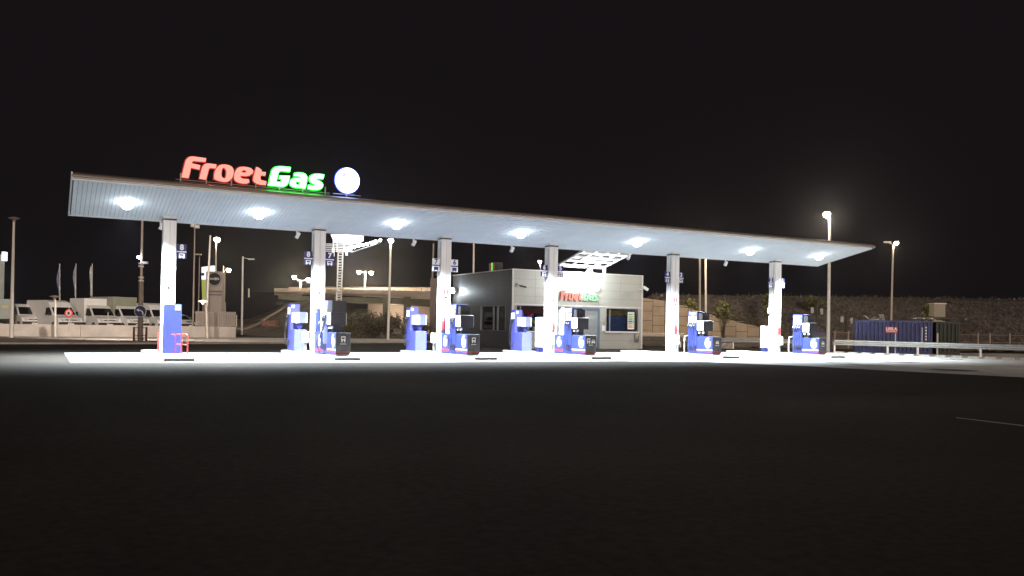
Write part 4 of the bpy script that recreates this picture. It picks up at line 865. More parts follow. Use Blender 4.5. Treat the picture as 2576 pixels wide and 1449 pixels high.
def van(loc, rz, kind, label, body, bodylab=None, box=None, group='parked commercial vehicles behind the wall'):
    """front at y=0 facing -Y, length along +Y, wheels on z=0"""
    t = thing('parked_van', label, 'van', loc, rz, group)
    H = {'high': 2.5, 'low': 2.0, 'cab': 2.15, 'car': 1.5}[kind]; L = {'high': 5.6, 'low': 4.8, 'cab': 2.1, 'car': 4.0}[kind]
    zb = .42
    if kind == 'car': pr = [(0, .35), (-.02, .6), (.15, .82), (.95, .98), (1.7, 1.42), (2.2, 1.5), (3.3, 1.45), (3.95, 1.0), (4.0, .4)]
    else:
        pr = [(.0, .38), (-.04, .72), (.10, 1.0), (.85, 1.22), (1.55, 1.92 if kind != 'low' else 1.8)]
        if kind == 'high': pr += [(1.95, 2.35), (2.5, 2.5), (L, 2.5), (L, .38)]
        elif kind == 'cab': pr += [(1.9, 2.12), (2.1, 2.15), (L, 2.12), (L, .45)]
        else: pr += [(1.9, 1.98), (2.3, 2.0), (L, 2.0), (L, .38)]
    hw = 1.03 if kind != 'car' else .82
    def wz(z): return hw*(1 - .13*max(0, (z-1.0))/1.3) if z > 1.0 else hw*(1-.06*max(0, .6-z))
    m = MB(); n = len(pr)
    m.add([(-wz(z), y, z) for y, z in pr] + [(wz(z), y, z) for y, z in pr], [tuple(range(n)), tuple(range(2*n-1, n-1, -1))] + [(i, (i+1)%n, n+(i+1)%n, n+i) for i in range(n)])
    bd = m.obj('body', body, t)
    try:
        bv = bd.modifiers.new('bevel', 'BEVEL'); bv.width = .05; bv.segments = 2; bv.limit_method = 'ANGLE'; bv.angle_limit = .5
    except Exception: pass
    # windscreen on the slope 3->4
    i0 = 3
    (y0, z0), (y1, z1) = pr[i0], pr[i0+1]; nd = Vector((0, -(z1-z0), (y1-y0))).normalized()*.012
    def sp_(f, sx): y, z = y0+(y1-y0)*f, z0+(z1-z0)*f; return Vector((sx*(wz(z)-.10), y, z))+nd
    m = MB(); m.add([sp_(.06, -1), sp_(.06, 1), sp_(.95, 1), sp_(.95, -1)], [(0,1,2,3)]); m.obj('windscreen', glassd, t, fix=False)
    # side windows
    for sx in (-1, 1):
        zt = z1-.06; q_ = [(y0+.22, z0+.06), (y1+.05, zt), (y1+.62, zt), (y1+.62, z0+.02)]
        m = MB(); m.prism([(sx*(wz(z)+.004), y, z) for y, z in q_], 0, (sx*.008, 0, 0)); m.obj('side_window', glassd, t)
        m = MB(); m.cbox(sx*(hw+.02) - (.0 if sx > 0 else .2), sx*(hw+.02)+(.2 if sx > 0 else 0), y0+.30, y0+.42, z0+.0, z0+.34, .03); m.obj('mirror', black, t)
        m = MB(); m.prism([(sx*.60, -.03, .74), (sx*.88, .02, .76), (sx*.88, .12, .98), (sx*.55, .06, .90)], 0, (0, -.03, 0)); m.obj('headlight', lens_off, t)
        for yw in ((.75, L-1.0) if kind != 'cab' else (.75,)):
            m = MB(); m.tube([(sx*(hw-.2), yw, .34), (sx*(hw+.0), yw, .34)], .34, 16); wo = m.obj('wheel', rubber, t)
            m = MB(); m.tube([(sx*(hw-.02), yw, .34), (sx*(hw+.012), yw, .34)], .2, 12); m.obj('hubcap', grey, wo)
    m = MB(); m.box(-.98, .98, -.07, .06, .34, .66); m.obj('bumper', dark, t)
    m = MB(); m.box(-.5, .5, -.055, .0, .80, .88); m.obj('grille', black, t)
    m = MB(); m.box(-.26, .26, -.082, -.071, .44, .55); m.obj('number_plate', whitebright, t)
    if kind == 'cab':
        m = MB(); m.box(-.4, .4, L+.02, L+3.4, .45, .62); m.obj('chassis', dark, t)
        for sx in (-1, 1):
            m = MB(); m.tube([(sx*.7, L+2.4, .34), (sx*.93, L+2.4, .34)], .34, 16); m.obj('wheel', rubber, t)
        if box:
            bw, bh, bm_, bl = box; m = MB(); m.cbox(-bw/2, bw/2, L+.12, L+.12+bl, .64, bh, .02); m.obj('cargo_box', bm_, t)
    return t
yaw = math.radians(20)
def vpos(u, depth): p = at(u, 800, depth+4); return (p.x, p.y, .50)
yd_ = MB(); yd_.add([(A0.x-40, 37.0, .50), (A0.x, A0.y+.2, .50), (A1.x-.1, A1.y+.2, .50), (A1.x+6, 62, .50), (A0.x-40, 62, .50)], [(0,1,2,3,4)]); struct(yd_, 'van_yard', asphalt, fix=False)
van(vpos(88, 68), yaw, 'cab', 'white cab only van, first van right of the tall left pole', vanw)
van(vpos(178, 67), yaw+.12, 'high', 'white high roof panel van, tallest in the row', vanw)
van(vpos(276, 69), yaw+.08, 'cab', 'dim chassis cab with a white cargo box at its back', vanw, box=(2.2, 2.75, vanw, 2.6))
van(vpos(349, 70), yaw+.10, 'cab', 'cab truck with a tall greenish cargo box behind the blue arrow sign', vanw, box=(2.2, 2.95, vang, 4.0))
van(vpos(424, 73), yaw+.05, 'high', 'white van hidden behind the first column', vanw)
van(vpos(481, 72), yaw+.15, 'car', 'pale small car at the right end of the parked row', vanw)
t = thing('box_truck', 'pale box body truck cut off by the left edge of the photo', 'truck', vpos(-8, 66), yaw)
q = MB(); q.cbox(-1.3, 1.15, 0, 5, .85, 2.5, .04); q.obj('cargo_box', mat('truck_grey_green', (.36,.40,.37), .5, 0, .15, 1), t)
q = MB(); q.box(-1.0, 1.0, .1, 4.8, .5, .84); q.obj('chassis', dark, t)
q = MB(); q.box(.35, .85, -.012, -.001, 1.75, 1.95); q.obj('lettering', yellowp, t)
for sx in (-1, .9):
    q = MB(); q.tube([(sx-.1, 3.6, .42), (sx+.12, 3.6, .42)], .42, 14); q.obj('wheel', rubber, t)
# round road signs
b = gd_(173, 852.5); t = thing('prohibition_sign', 'round red rimmed road sign on a thin post before the high roof van', 'road sign', b)
tp = up_(b, 174, 776); q = MB(); q.tube([b, tp], .035, 6); wpart(q, 'post', polem, t)
c_ = up_(b, 174, 788)-fwd*.06; 
def disc(mb, c, r, off, th=.01, n=24):
    mb.prism([c + rgt*r*math.cos(2*PI*k/n) + Vector((0,0,1))*r*math.sin(2*PI*k/n) - fwd*off for k in range(n)], 0, fwd*th)
q = MB(); disc(q, c_, .30, 0, .02); so2 = wpart(q, 'disc', red, t)
q = MB(); disc(q, c_, .21, .01, .009); wpart(q, 'face', mat('sign_pink', (.5,.4,.4), .5), so2)
q = MB(); q.obox(c_-fwd*.018, rgt*.07, fwd*.003, (0,0,.10)); wpart(q, 'symbol', black, so2)
b = G(352, 861.5, .1); t = thing('arrow_sign', 'round blue sign with a white left turn arrow on a brown frame stand', 'road sign', b)
c_ = at(353, 783, 53.2); q = MB(); disc(q, c_, .37, 0, .02); so2 = wpart(q, 'disc', whitebright, t)
q = MB(); disc(q, c_, .345, .008, .007); wpart(q, 'face', mat('sign_navy', (.03,.035,.12), .4), so2)
q = MB(); arc = [c_ + rgt*x_ + Vector((0,0,z_)) - fwd*.02 for x_, z_ in ((.17, -.22), (.17, -.1), (.12, 0), (.02, .05), (-.08, .07))]; q.tube(arc, .035, 6)
q.prism([c_+rgt*x_+Vector((0,0,z_))-fwd*.026 for x_, z_ in ((-.24, .08), (-.08, .18), (-.08, -.03))], 0, fwd*.012); wpart(q, 'arrow', whitebright, so2)
q = MB(); bb = at(352, 861, 53.4); q.tube([Vector((bb.x, bb.y, .1)), c_+fwd*.05], .05, 8); wpart(q, 'post', poleb, t)
q = MB()
for du in (-.42, -.36, .36, .42): q.obox(Vector((bb.x, bb.y, .1+.45))+rgt*du, rgt*.02, fwd*.05, (0,0,.45))
wpart(q, 'frame_uprights', mat('rust_brown', (.16,.07,.045), .8), t)
q = MB()
for z_ in (.25, .48, .95): q.obox(Vector((bb.x, bb.y, z_)), rgt*.42, fwd*.03, (0,0,.02))
q.obox(Vector((bb.x, bb.y, .12)), rgt*1.2, fwd*.03, (0,0,.02)); wpart(q, 'frame_bars', dark, t)
# totem
D = 76
t = thing('dealer_totem', 'tall grey totem with a dark round emblem and two short lines of text', 'totem sign', at(540, 848, D))
c0 = at(515, 850, D); c1 = at(560, 850, D); top = at(540, 683, D).z
q = MB(); q.prism([Vector((c0.x, c0.y, .0)), Vector((c1.x, c1.y, .0)), Vector((c1.x, c1.y, top)), Vector((c0.x, c0.y, top))], 0, fwd*.45); wpart(q, 'pylon', totemm, t)
c_ = at(540, 702, D)-fwd*.03; q = MB(); disc(q, c_, .66, 0, .02, 32); eo = wpart(q, 'emblem', black, t)
q = MB()
for k in range(36):
    a0, a1 = 2*PI*k/36, 2*PI*(k+1)/36; q.add([c_+rgt*r_*math.cos(a_)+Vector((0,0,r_*math.sin(a_)))-fwd*.006 for r_, a_ in ((.62,a0),(.62,a1),(.56,a1),(.56,a0))], [(0,1,2,3)])
q.obox(c_-fwd*.012-Vector((0,0,.02)), rgt*.42, fwd*.004, (0,0,.02))
for x_, w_, h_ in ((-.32,.06,.09),(-.14,.06,.08),(.1,.12,.12),(.34,.08,.1)): q.obox(c_-fwd*.014+rgt*x_+Vector((0,0,.02)), rgt*w_, fwd*.004, (0,0,h_))
wpart(q, 'emblem_chrome', galv, eo, fix=False)
q = MB(); text_mesh('Autolevante', .27, q, at(540, 733, D)-fwd*.012, rgt, (0,0,1), .006, .002); text_mesh('automoción', .27, q, at(540, 741, D)-fwd*.012, rgt, (0,0,1), .006, .002); wpart(q, 'lettering', black, t)
t = thing('price_totem', 'white topped totem with a green stripe mostly hidden behind the grey totem', 'totem sign', at(520, 848, 84))
D = 84; q = MB(); q.prism([at(507, 672, D), at(537, 668, D), at(537, 700, D), at(507, 703, D)], 0, fwd*.5); wpart(q, 'top_panel', mat('panel_glow', (.85,.87,.9), .5, emit=((.85,.9,1), .8)), t)
q = MB(); q.prism([at(507, 703.5, D), at(520, 703.5, D), at(520, 760, D), at(509, 760, D)], 0, fwd*.5); wpart(q, 'green_panel', mat('panel_olive', (.35,.42,.1), .5, emit=((.35,.42,.12), .35)), t)
q = MB(); disc(q, at(510.5, 690, D), .16, .02); wpart(q, 'blue_mark', blue, t)
q = MB(); q.prism([at(509, 760.5, D), at(522, 760.5, D), Vector((*at(522, 850, D).xy, 0)), Vector((*at(509, 850, D).xy, 0))], 0, fwd*.4); wpart(q, 'pylon', poleb, t)
q = MB(); b_ = at(567, 850, 80); q.tube([(b_.x, b_.y, 0), at(566.5, 760, 80)], .06, 6); tag(q.obj('marker_pole', polew), 'thin pale pole just right of the grey totem', 'pole')
# flags
for k, (u, ub, lb) in enumerate(((150, 150, 'leftmost of the three banner flags, dim and bluish'), (191, 189, 'middle one of the three banner flags'), (232, 230, 'rightmost and palest of the three banner flags'))):
    D = 78; b = at(ub, 850, D); b.z = 0; tp = at(u, 663, D)
    t = thing('flag_pole', lb, 'flag', b, 0, 'three banner flags behind the vans'); q = MB(); q.tube([b, tp], .06, 8, .035); wpart(q, 'pole', galv, t)
    q = MB(); vs = []; n_ = 12
    for i in range(n_+1):
        f_ = i/n_; z_ = tp.z-.25-2.7*f_; wv = .12+.16*math.sin(PI*min(1, f_*1.05))
        for s_, o_ in ((0, 0), (.5, .06*math.sin(f_*9+k)), (1, .1*math.cos(f_*7+k))):
            c_ = Vector((tp.x, tp.y, z_)) + (b-tp)*(.25+2.7*f_)/(tp.z) - Vector((0,0,0)) - rgt*(.03+wv*s_*.7) + fwd*o_; c_.z = z_; vs.append(c_)
    q.add(vs, [(i*3+j, i*3+j+1, (i+1)*3+j+1, (i+1)*3+j) for i in range(n_) for j in range(2)])
    fm = mat('flag_cloth%d' % k, [(.16,.19,.32), (.26,.29,.38), (.55,.55,.55)][k], .8, 0, .6, 5); fo = wpart(q, 'banner', fm, t, fix=False)
    so_ = fo.modifiers.new('solid', 'SOLIDIFY'); so_.thickness = .01
# building at the left edge
t = thing('far_building', 'pale tall building cut off by the left edge with a lit corner sign', 'building', at(-60, 850, 95))
D = 95; p0, p1 = at(-140, 850, D), at(7, 850, D); zt = at(7, 640, D).z
q = MB(); q.prism([Vector((p0.x,p0.y,0)), Vector((p1.x,p1.y,0)), Vector((p1.x,p1.y,zt)), Vector((p0.x,p0.y,zt))], 0, (fwd-rgt*.75)*12); wpart(q, 'wall', mat('pale_green_wall', (.42,.46,.42), .7, 0, .1, .5), t)
q = MB(); c_ = at(11.5, 645, D); q.obox(c_, rgt*.14, fwd*.3, (0,0,.5)); wpart(q, 'corner_sign', mat('corner_glow', (.9,.9,1), .5, emit=((.85,.88,1), 1.6)), t)
lamp('POINT', at(-10, 700, 80), 500, (.8,.95,.9), t, 'wall_light', shadow_soft_size=.5)

# ================================================================== OVERPASS
br_ = thing('overpass', 'concrete road bridge crossing behind the forecourt, lit from above', 'bridge', at(960, 845, 118))
def seg(mb, u0, va0, vb0, u1, va1, vb1, D0, D1, th):
    a_, b_, c_, d_ = at(u0, va0, D0), at(u1, va1, D1), at(u1, vb1, D1), at(u0, vb0, D0)
    mb.prism([a_, b_, c_, d_], 0, fwd*th)
q = MB(); seg(q, 690, 730, 742, 830, 733, 741, 126, 124, .4); seg(q, 820, 727, 741, 1010, 731, 751, 124, 120, .4); seg(q, 1010.2, 731, 751, 1130, 734, 755, 120, 117, .4)
wpart(q, 'parapet', bridgem, br_)
q = MB(); seg(q, 700, 742, 752, 1130, 755.5, 771, 125, 117, 9); wpart(q, 'deck', beamm, br_)
q = MB(); dk_ = [at(600, 742, 126), at(1130, 752, 118)]; z_ = 6.0
q.add([(dk_[0].x, dk_[0].y, z_), (dk_[1].x, dk_[1].y, z_-.6), (dk_[1].x+fwd.x*14, dk_[1].y+fwd.y*14, z_), (dk_[0].x+fwd.x*14, dk_[0].y+fwd.y*14, z_+.5)], [(0,1,2,3)]); wpart(q, 'road_surface', asphalt, br_, fix=False)
for u_, w_ in ((971.5, 8), (1024.5, 9)):
    c0 = at(u_, 770, 119); q = MB(); q.obox(Vector((c0.x, c0.y, 2.6)), rgt*(w_/F*119/2*1.6), fwd*.8, (0,0,2.7)); wpart(q, 'pier', beamm, br_)
q = MB(); 
for (u0, u1, v_) in ((820, 880, 722), (880, 1000, 721), (1000, 1080, 722)):
    q.tube([at(u0, v_, 121.5), at(u1, v_+1, 120)], .05, 5)
for k in range(20): c_ = at(822+k*14, 722, 121); q.tube([c_, c_-Vector((0,0,.6))], .04, 5)
wpart(q, 'handrail', bridgem, br_)
# back parapet across the deck, lit by the bridge lamps
q = MB(); seg(q, 690, 725, 736, 1130, 722, 735, 134, 130, .4); wpart(q, 'far_parapet', bridgem, br_)
# wall seen under the bridge
t = thing('underpass_wall', 'pinkish lit wall seen between the bridge piers', 'wall', at(1000, 840, 127))
q = MB(); seg(q, 925, 762, 850, 1100, 765, 850, 127.5, 126.5, .4); wpart(q, 'wall', mat('pinkish_wall', (.5,.40,.34), .85, 0, .2, .5), t)
lamp('POINT', at(985, 785, 123), 900, (1, .8, .6), t, 'underpass_light', shadow_soft_size=.5)
t = thing('brown_pylon', 'dark brown slab pylon just left of the third column', 'pylon', at(1090, 850, 85))
q = MB(); D = 85; q.prism([at(1083, 700, D), at(1097, 700, D), Vector((*at(1095, 850, D).xy, 0)), Vector((*at(1079, 850, D).xy, 0))], 0, fwd*1); wpart(q, 'slab', mat('pylon_brown', (.15,.115,.10), .7, 0, .2, 1), t)
q = MB(); q.tube([at(1088, 700, D), at(1091, 612, D)], .09, 6); wpart(q, 'mast', poleb, t)
# lit hut and pipe on the hillside
t = thing('hillside_hut', 'small floodlit pale hut on the hillside left of the second column', 'hut', at(735, 740, 132))
q = MB(); D = 132; q.prism([at(726, 722, D), at(752, 722, D), at(752, 744, D), at(726, 744, D)], 0, fwd*2); wpart(q, 'wall', bridgem, t)
t = thing('marker_post', 'small white post on the dark mound right of the unlit lamp post', 'post', at(626, 745, 100))
q = MB(); q.tube([at(626, 748, 100), at(626, 726, 100)], .10, 6); wpart(q, 'post', polew, t)
t = thing('brick_inspection_box', 'small reddish brick box set in the earth mound', 'brick box', at(680, 810, 88))
q = MB(); c_ = at(681, 813, 88); q.obox(c_, rgt*.75, fwd*.8, (0,0,.28)); wpart(q, 'box', mat('red_brick', (.22,.11,.08), .9, 0, .4, 3, .4, 8), t)

# ================================================================== VEGETATION
def foliage(c, rx, ry, rz, n, size, flat=1.0, seed=0, holes=.35):
    rnd = random.Random(seed); mb = MB(); cl = []
    for k in range(int(10+rx*4)):
        th = rnd.uniform(0, 2*PI); ph = rnd.uniform(-1, 1); rr = rnd.uniform(.35, .85)
        cl.append((Vector((rx*rr*math.sqrt(1-ph*ph)*math.cos(th), ry*rr*math.sqrt(1-ph*ph)*math.sin(th), rz*rr*ph)), rnd.uniform(.25, .5)))
    for k in range(n):
        cc, cs = rnd.choice(cl)
        v = Vector((rnd.gauss(0, 1)*rx, rnd.gauss(0, 1)*ry, rnd.gauss(0, 1)*rz))*cs*.55 + cc
        p = Vector(c)+v
        if p.z < .05: p.z = .05+rnd.random()*.3
        a_ = Vector((rnd.gauss(0,1), rnd.gauss(0,1), rnd.gauss(0,1))).normalized(); b_ = a_.orthogonal().normalized(); d_ = a_.cross(b_)
        s_ = size*rnd.uniform(.5, 1.4)
        mb.mi = rnd.choice((0, 0, 1))
        mb.add([p-b_*s_, p+d_*s_*.45, p+b_*s_, p-d_*s_*.45], [(0,1,2,3)])
    return mb
def plant(name, label, cat, base, h, r, ms, n, size, trunk=True, seed=0, crown_h=None, group=None, flat=1):
    t = thing(name, label, cat, base, 0, group); base = Vector(base)
    ch = crown_h or h*.75
    rnd = random.Random(seed+5)
    q = MB()
    for k in range(5 if trunk else 7):
        e_ = base + Vector((rnd.uniform(-.6,.6)*r, rnd.uniform(-.6,.6)*r, h-ch*rnd.uniform(.3,.8)))
        m_ = base.lerp(e_, .5)+Vector((rnd.uniform(-.1,.1), rnd.uniform(-.1,.1), .1))
        q.tube([base+Vector((0,0,-.1)), m_, e_], .07 if trunk else .03, 6, .015)
    wpart(q, 'trunk', barkm, t)
    wpart(foliage(base+Vector((0,0,h-ch/2)), r, r, ch/2, n, size, seed=seed), 'crown', ms, t, fix=False)
    return t
for (u, D, v, h, r, lb, sd) in ((905, 78, 850, 2.95, 2.1, 'large dark bush right of the truck pump', 1), (975, 80, 850, 2.5, 1.5, 'rounded dark bush behind the lit lamp post', 2), (938, 84, 850, 1.9, 1.6, 'lower brown bush between two larger bushes', 3), (1045, 82, 850, 2.0, 1.3, 'dark bush left of the third island rear pump', 4), (880, 76, 850, 2.0, 1.0, 'small bush beside the truck pump', 5)):
    b = at(u, v, D); b.z = 0; plant('bush', lb, 'bush', b, h, r, [leafm, leafb], 2600, .11, False, sd, h*.95, 'bushes below the overpass')
for (u, D, v0, h, r, ms, lb, sd, tr_h, z) in ((1820, 82, 838, 4.0, .85, [leafy, leafm], 'tall young tree with a pale green crown between the paired poles and the sixth column', 11, 2.2, 0),
        (1887, 86, 812, 1.9, 1.45, [leafb, leafm], 'round brown shrub on the rocky slope', 12, 1.7, 1.0), (1826, 84, 838, 2.6, 1.3, [leafb, leafm], 'bare brownish shrub at the foot of the young tree', 13, 2.0, .3),
        (1735, 86, 800, 3.0, .8, [leafy, leafm], 'yellowish shrub right of the fifth column', 14, 2.2, 1.8), (1930, 88, 790, 2.4, .8, [leafm, leafy], 'dark green shrub left of the sixth column', 15, 2.0, 2.8),
        (2045, 90, 775, 1.6, 1.0, [leafm, leafy], 'olive shrub high on the slope beside the dark post', 16, 1.4, 3.6), (2337, 70, 810, 3.9, .55, [leafy, leafm], 'sparse young tree behind the containers', 17, 1.8, 0)):
    b = at(u, v0, D); b.z = z; plant('tree' if 'tree' in lb else 'shrub', lb, 'tree' if 'tree' in lb else 'shrub', b, h, r, ms, 1100, .13, True, sd, tr_h)

# ================================================================== RIGHT BACKGROUND
# block retaining wall with a falling top edge
t = thing('retaining_wall', 'tan block retaining wall whose top steps down to the right', 'wall', at(1700, 840, 82))
D = 82; q = MB(); s0 = (1612-CX)/F*D; s1 = (1945-CX)/F*D
top_pts = [(1600, 747), (1672, 757), (1790, 792), (1945, 832)]
def topz(u):
    for (a_, va), (b_, vb) in zip(top_pts, top_pts[1:]):
        if a_ <= u <= b_: return at(u, va+(vb-va)*(u-a_)/(b_-a_), D).z
    return .6
s_ = s0; k = 0
while s_ < s1:
    w_ = 1.15; z = .35 + (.0 if k % 2 == 0 else -.45); ua = (s_+.02)/D*F+CX; ub = (s_+w_-.02)/D*F+CX
    while z < 6:
        z0 = max(z+.02, .3); z1a = min(z+.9, topz(ua)); z1b = min(z+.9, topz(ub))
        if z1a > z0+.05 or z1b > z0+.05:
            z1a = max(z1a, z0+.01); z1b = max(z1b, z0+.01); A_ = fr(s_+.02, D); B_ = fr(s_+w_-.02, D)
            q.prism([(A_.x, A_.y, z0), (B_.x, B_.y, z0), (B_.x, B_.y, z1b), (A_.x, A_.y, z1a)], 0, fwd*.3)
        z += .92
    s_ += w_; k += 1
wpart(q, 'blocks', blockm, t)
q = MB(); A_ = fr(s0, D+.12); B_ = fr(s1, D+.12); pts_ = [(A_.x, A_.y, 0), (B_.x, B_.y, 0), (B_.x, B_.y, topz(1944)-.03)]
for u in (1790, 1672, 1613): P_ = fr((u-CX)/F*D, D+.12); pts_.append((P_.x, P_.y, topz(u)-.03))
q.prism(pts_, 0, fwd*.1); wpart(q, 'joint_mortar', dark, t)
# dark planting strip in front of it
def strip(s_, d_):
    n = NZ.fractal(Vector((s_*1.2, d_*1.2, 3)), .9, 2.2, 5); return frp(s_, d_, max(.02, .35*sm(70, 74, d_)*(1-sm(80, 83, d_)) + n*.22))
terrain('verge', strip, 11, 60, 69, 84, 170, 45, earth)
def guardrail(name, pts, label, z=.70, posts=4.0, height=.30, m=galv, double=False, extra_posts=()):
    t = thing(name, label, 'guardrail', pts[0], 0); pts = [Vector(p) for p in pts]
    q = MB(); prof_ = [(-.02, -.155), (.03, -.13), (.035, -.09), (-.02, -.03), (-.02, .03), (.035, .09), (.03, .13), (-.02, .155)]
    for a_, b_ in zip(pts, pts[1:]):
        d_ = (b_-a_).normalized(); n_ = Vector((d_.y, -d_.x, 0)); n_ = n_ if n_.dot(fwd) < 0 else -n_
        va = [a_+n_*o_+Vector((0,0,z-.02+zz)) for o_, zz in prof_]; vb = [b_+n_*o_+Vector((0,0,z-.02+zz)) for o_, zz in prof_]
        q.add(va+vb, [(i, i+1, 8+i+1, 8+i) for i in range(7)])
    o = wpart(q, 'beam', m, t, fix=False); o.modifiers.new('s', 'SOLIDIFY').thickness = .012
    q = MB(); L = 0
    for a_, b_ in zip(pts, pts[1:]):
        l_ = (b_-a_).length; k = 0
        while k*posts < l_:
            p = a_.lerp(b_, k*posts/l_)+fwd*.08; pm = MB(); pm.obox(p+Vector((0,0,z/2)), rgt*.05, fwd*.05, (0,0,z/2+.05)); wpart(pm, 'post', m, t); k += 1
    return t
ga, gb = G(2100, 887.6), G(2310, 895.6); gdv = (gb-ga).normalized()
guardrail('guardrail', [ga, gb, gb+gdv*13], 'long galvanised guardrail in front of the blue container', .72, 3.7)
g1 = [at(1610, 858, 68), at(1712, 860, 66), at(2095, 866, 62)]
for p in g1: p.z = 0
guardrail('guardrail', g1, 'pale guardrail running behind the fifth and sixth columns', .66, 4.0)
g2 = [at(1610, 850, 75), at(1720, 852, 75)]
for p in g2: p.z = 0
guardrail('guardrail', g2, 'short upper guardrail in front of the retaining wall', .9, 4.0, m=polem)
# kerb blocks under the near guardrail
kb = MB(); l_ = (gb-ga).length+13; k = 0
while k*.95 < l_:
    p = ga+gdv*(k*.95+.2)-fwd*.35; kb.obox(p+Vector((0,0,.05)), gdv*.30, Vector((-gdv.y, gdv.x, 0))*.1, (0,0,.05)); k += 1
struct(kb, 'kerb_blocks', kerbm)
# container
def container(pA, pB, h, depthv, m, label, sign=False, n=18, parent=None):
    t = thing('shipping_container', label, 'container', pA); pA, pB = Vector(pA), Vector(pB); d_ = (pB-pA); L = d_.length; d_.normalize(); n_ = Vector((-d_.y, d_.x, 0)); n_ = n_ if n_.dot(fwd) > 0 else -n_
    q = MB(); vs = []; N = n*4; amp = .08
    xs = []
    for k in range(n):
        p = L-.24; w_ = p/n; b_ = .12+k*w_; xs += [(b_, amp), (b_+w_*.28, amp), (b_+w_*.42, 0), (b_+w_*.86, 0)]
    xs.append((L-.12, amp))
    lo = [pA+d_*x_+n_*o_+Vector((0,0,.2)) for x_, o_ in xs]; hi = [p+Vector((0,0,h-.34)) for p in lo]; k_ = len(xs)
    q.add(lo+hi, [(i, i+1, k_+i+1, k_+i) for i in range(k_-1)]); wpart(q, 'corrugated_side', m, t, fix=False)
    q = MB()
    for x_ in (.06, L-.06): q.obox(pA+d_*x_+n_*.04+Vector((0,0,h/2)), d_*.06, n_*.06, (0,0,h/2))
    q.obox(pA+d_*(L/2)+n_*.02+Vector((0,0,h-.07)), d_*(L/2-.12), n_*.05, (0,0,.07)); q.obox(pA+d_*(L/2)+n_*.02+Vector((0,0,.1)), d_*(L/2-.12), n_*.05, (0,0,.1))
    wpart(q, 'frame', m, t)
    q = MB(); q.obox(pA+d_*(L/2)+n_*(depthv/2+.08)+Vector((0,0,h/2)), d_*(L/2-.01), n_*(depthv/2-.01), (0,0,h/2-.02)); wpart(q, 'body', m, t)
    return t, pA, d_, n_, L
pa, pb = at(2151, 888, 58.6), at(2345, 893, 57.2); pa.z = pb.z = 0
t, A_, d_, n_, L = container(pa, pb, 2.26, 2.2, contb, 'blue corrugated shipping container with a small red sign behind the guardrail')
zz = Vector((0,0,1)); yd = -n_
q = MB(); c_ = A_+d_*(L*.475)+Vector((0,0,1.62))-n_*.012; q.obox(c_, d_*.40, n_*.012, (0,0,.2)); so2 = wpart(q, 'red_sign', red, t)
q = MB(); text_mesh('LESLA', .26, q, c_-n_*.013+Vector((0,0,.05)), d_, (0,0,1), .012, .004); text_mesh('POLIGONO', .12, q, c_-n_*.013-Vector((0,0,.12)), d_, (0,0,1), .005, .004); wpart(q, 'sign_lettering', whitebright, so2)
q = MB()
for k in range(9): q.obox(A_+d_*(L*.87)+Vector((0,0,1.75-k*.13))-n_*.006, d_*.035, n_*.003, (0,0,.04))
for k in range(5): q.obox(A_+d_*(L*.92)+Vector((0,0,1.8-k*.2))-n_*.006, d_*.05, n_*.003, (0,0,.05))
wpart(q, 'markings', whitebright, t)
pa2 = pb + d_*.25 + n_*.1; pb2 = pa2 + d_*1.45
container(pa2, pb2, 2.22, 2.2, contd, 'dark greenish container end right of the blue container', n=5)
q = MB(); b_ = G(2358, 896); q.tube([b_, b_+Vector((0,0,1.45))], .05, 6); tag(q.obj('fence_post', polem), 'pale bare post in front of the dark container', 'post')
q = MB(); b_ = G(2252, 893); q.tube([b_, b_+Vector((0,0,1.4))], .04, 6); tag(q.obj('fence_post', grey), 'thin grey post under the red sign of the blue container', 'post')
# junk on top of the containers
rnd = random.Random(3)
t = thing('scrap_heap', 'crumpled pale metal sheets lying on the left of the blue container', 'scrap', A_+d_*1.2+Vector((0,0,2.2)))
q = MB()
for k in range(12):
    c_ = A_+d_*(.9+rnd.random()*1.0)+n_*(.3+rnd.random()*.8)+Vector((0,0,2.24+rnd.random()*.16)); a_ = Vector((rnd.gauss(0,1), rnd.gauss(0,1), rnd.gauss(0,.35))).normalized(); b2 = a_.cross(Vector((0,0,1))).normalized(); q.obox(c_, a_*rnd.uniform(.2,.5), b2*rnd.uniform(.08,.22), a_.cross(b2)*.012)
wpart(q, 'sheets', galv, t)
t = thing('pallet_stack', 'stack of frames and pallets on the right end of the blue container', 'pallets', A_+d_*(L-.4)+Vector((0,0,2.2)))
for k in range(4):
    q = MB(); c_ = A_+d_*(L-.5)+n_*.6+Vector((0,0,2.25+k*.1)); q.obox(c_, d_*.62, n_*.4, (0,0,.012)); 
    for s_ in (-.5, 0, .5): q.obox(c_-Vector((0,0,.04)), d_*.04, n_*.4, (0,0,.03)) if s_ == 0 else q.obox(c_+d_*s_-Vector((0,0,.04)), d_*.04, n_*.4, (0,0,.03))
    wpart(q, 'pallet', [polem, dark, polew, dark][k], t)
q = MB(); c_ = A_+d_*(L+.75)+n_*.6
for k in range(12): e_ = c_+d_*rnd.uniform(-.5,.5)+n_*rnd.uniform(-.3,.3)+Vector((0,0,2.3+rnd.random()*.22)); q.obox(e_, d_*rnd.uniform(.2,.5), n_*.05, (0,0,.03))
tag(q.obj('timber_pile', dark), 'dark pile of timber on the dark container', 'timber')
t = thing('equipment_cabinet', 'beige metal cabinet standing behind the dark container', 'cabinet', at(2364, 840, 66))
D = 66; q = MB(); c0, c1 = at(2350, 808, D), at(2378, 808, D); zt = at(2364, 765, D).z
q.prism([Vector((c0.x,c0.y,0)), Vector((c1.x,c1.y,0)), Vector((c1.x,c1.y,zt)), Vector((c0.x,c0.y,zt))], 0, fwd*.8); wpart(q, 'body', mat('beige_box', (.30,.27,.2), .6, 0, .15, 1), t)
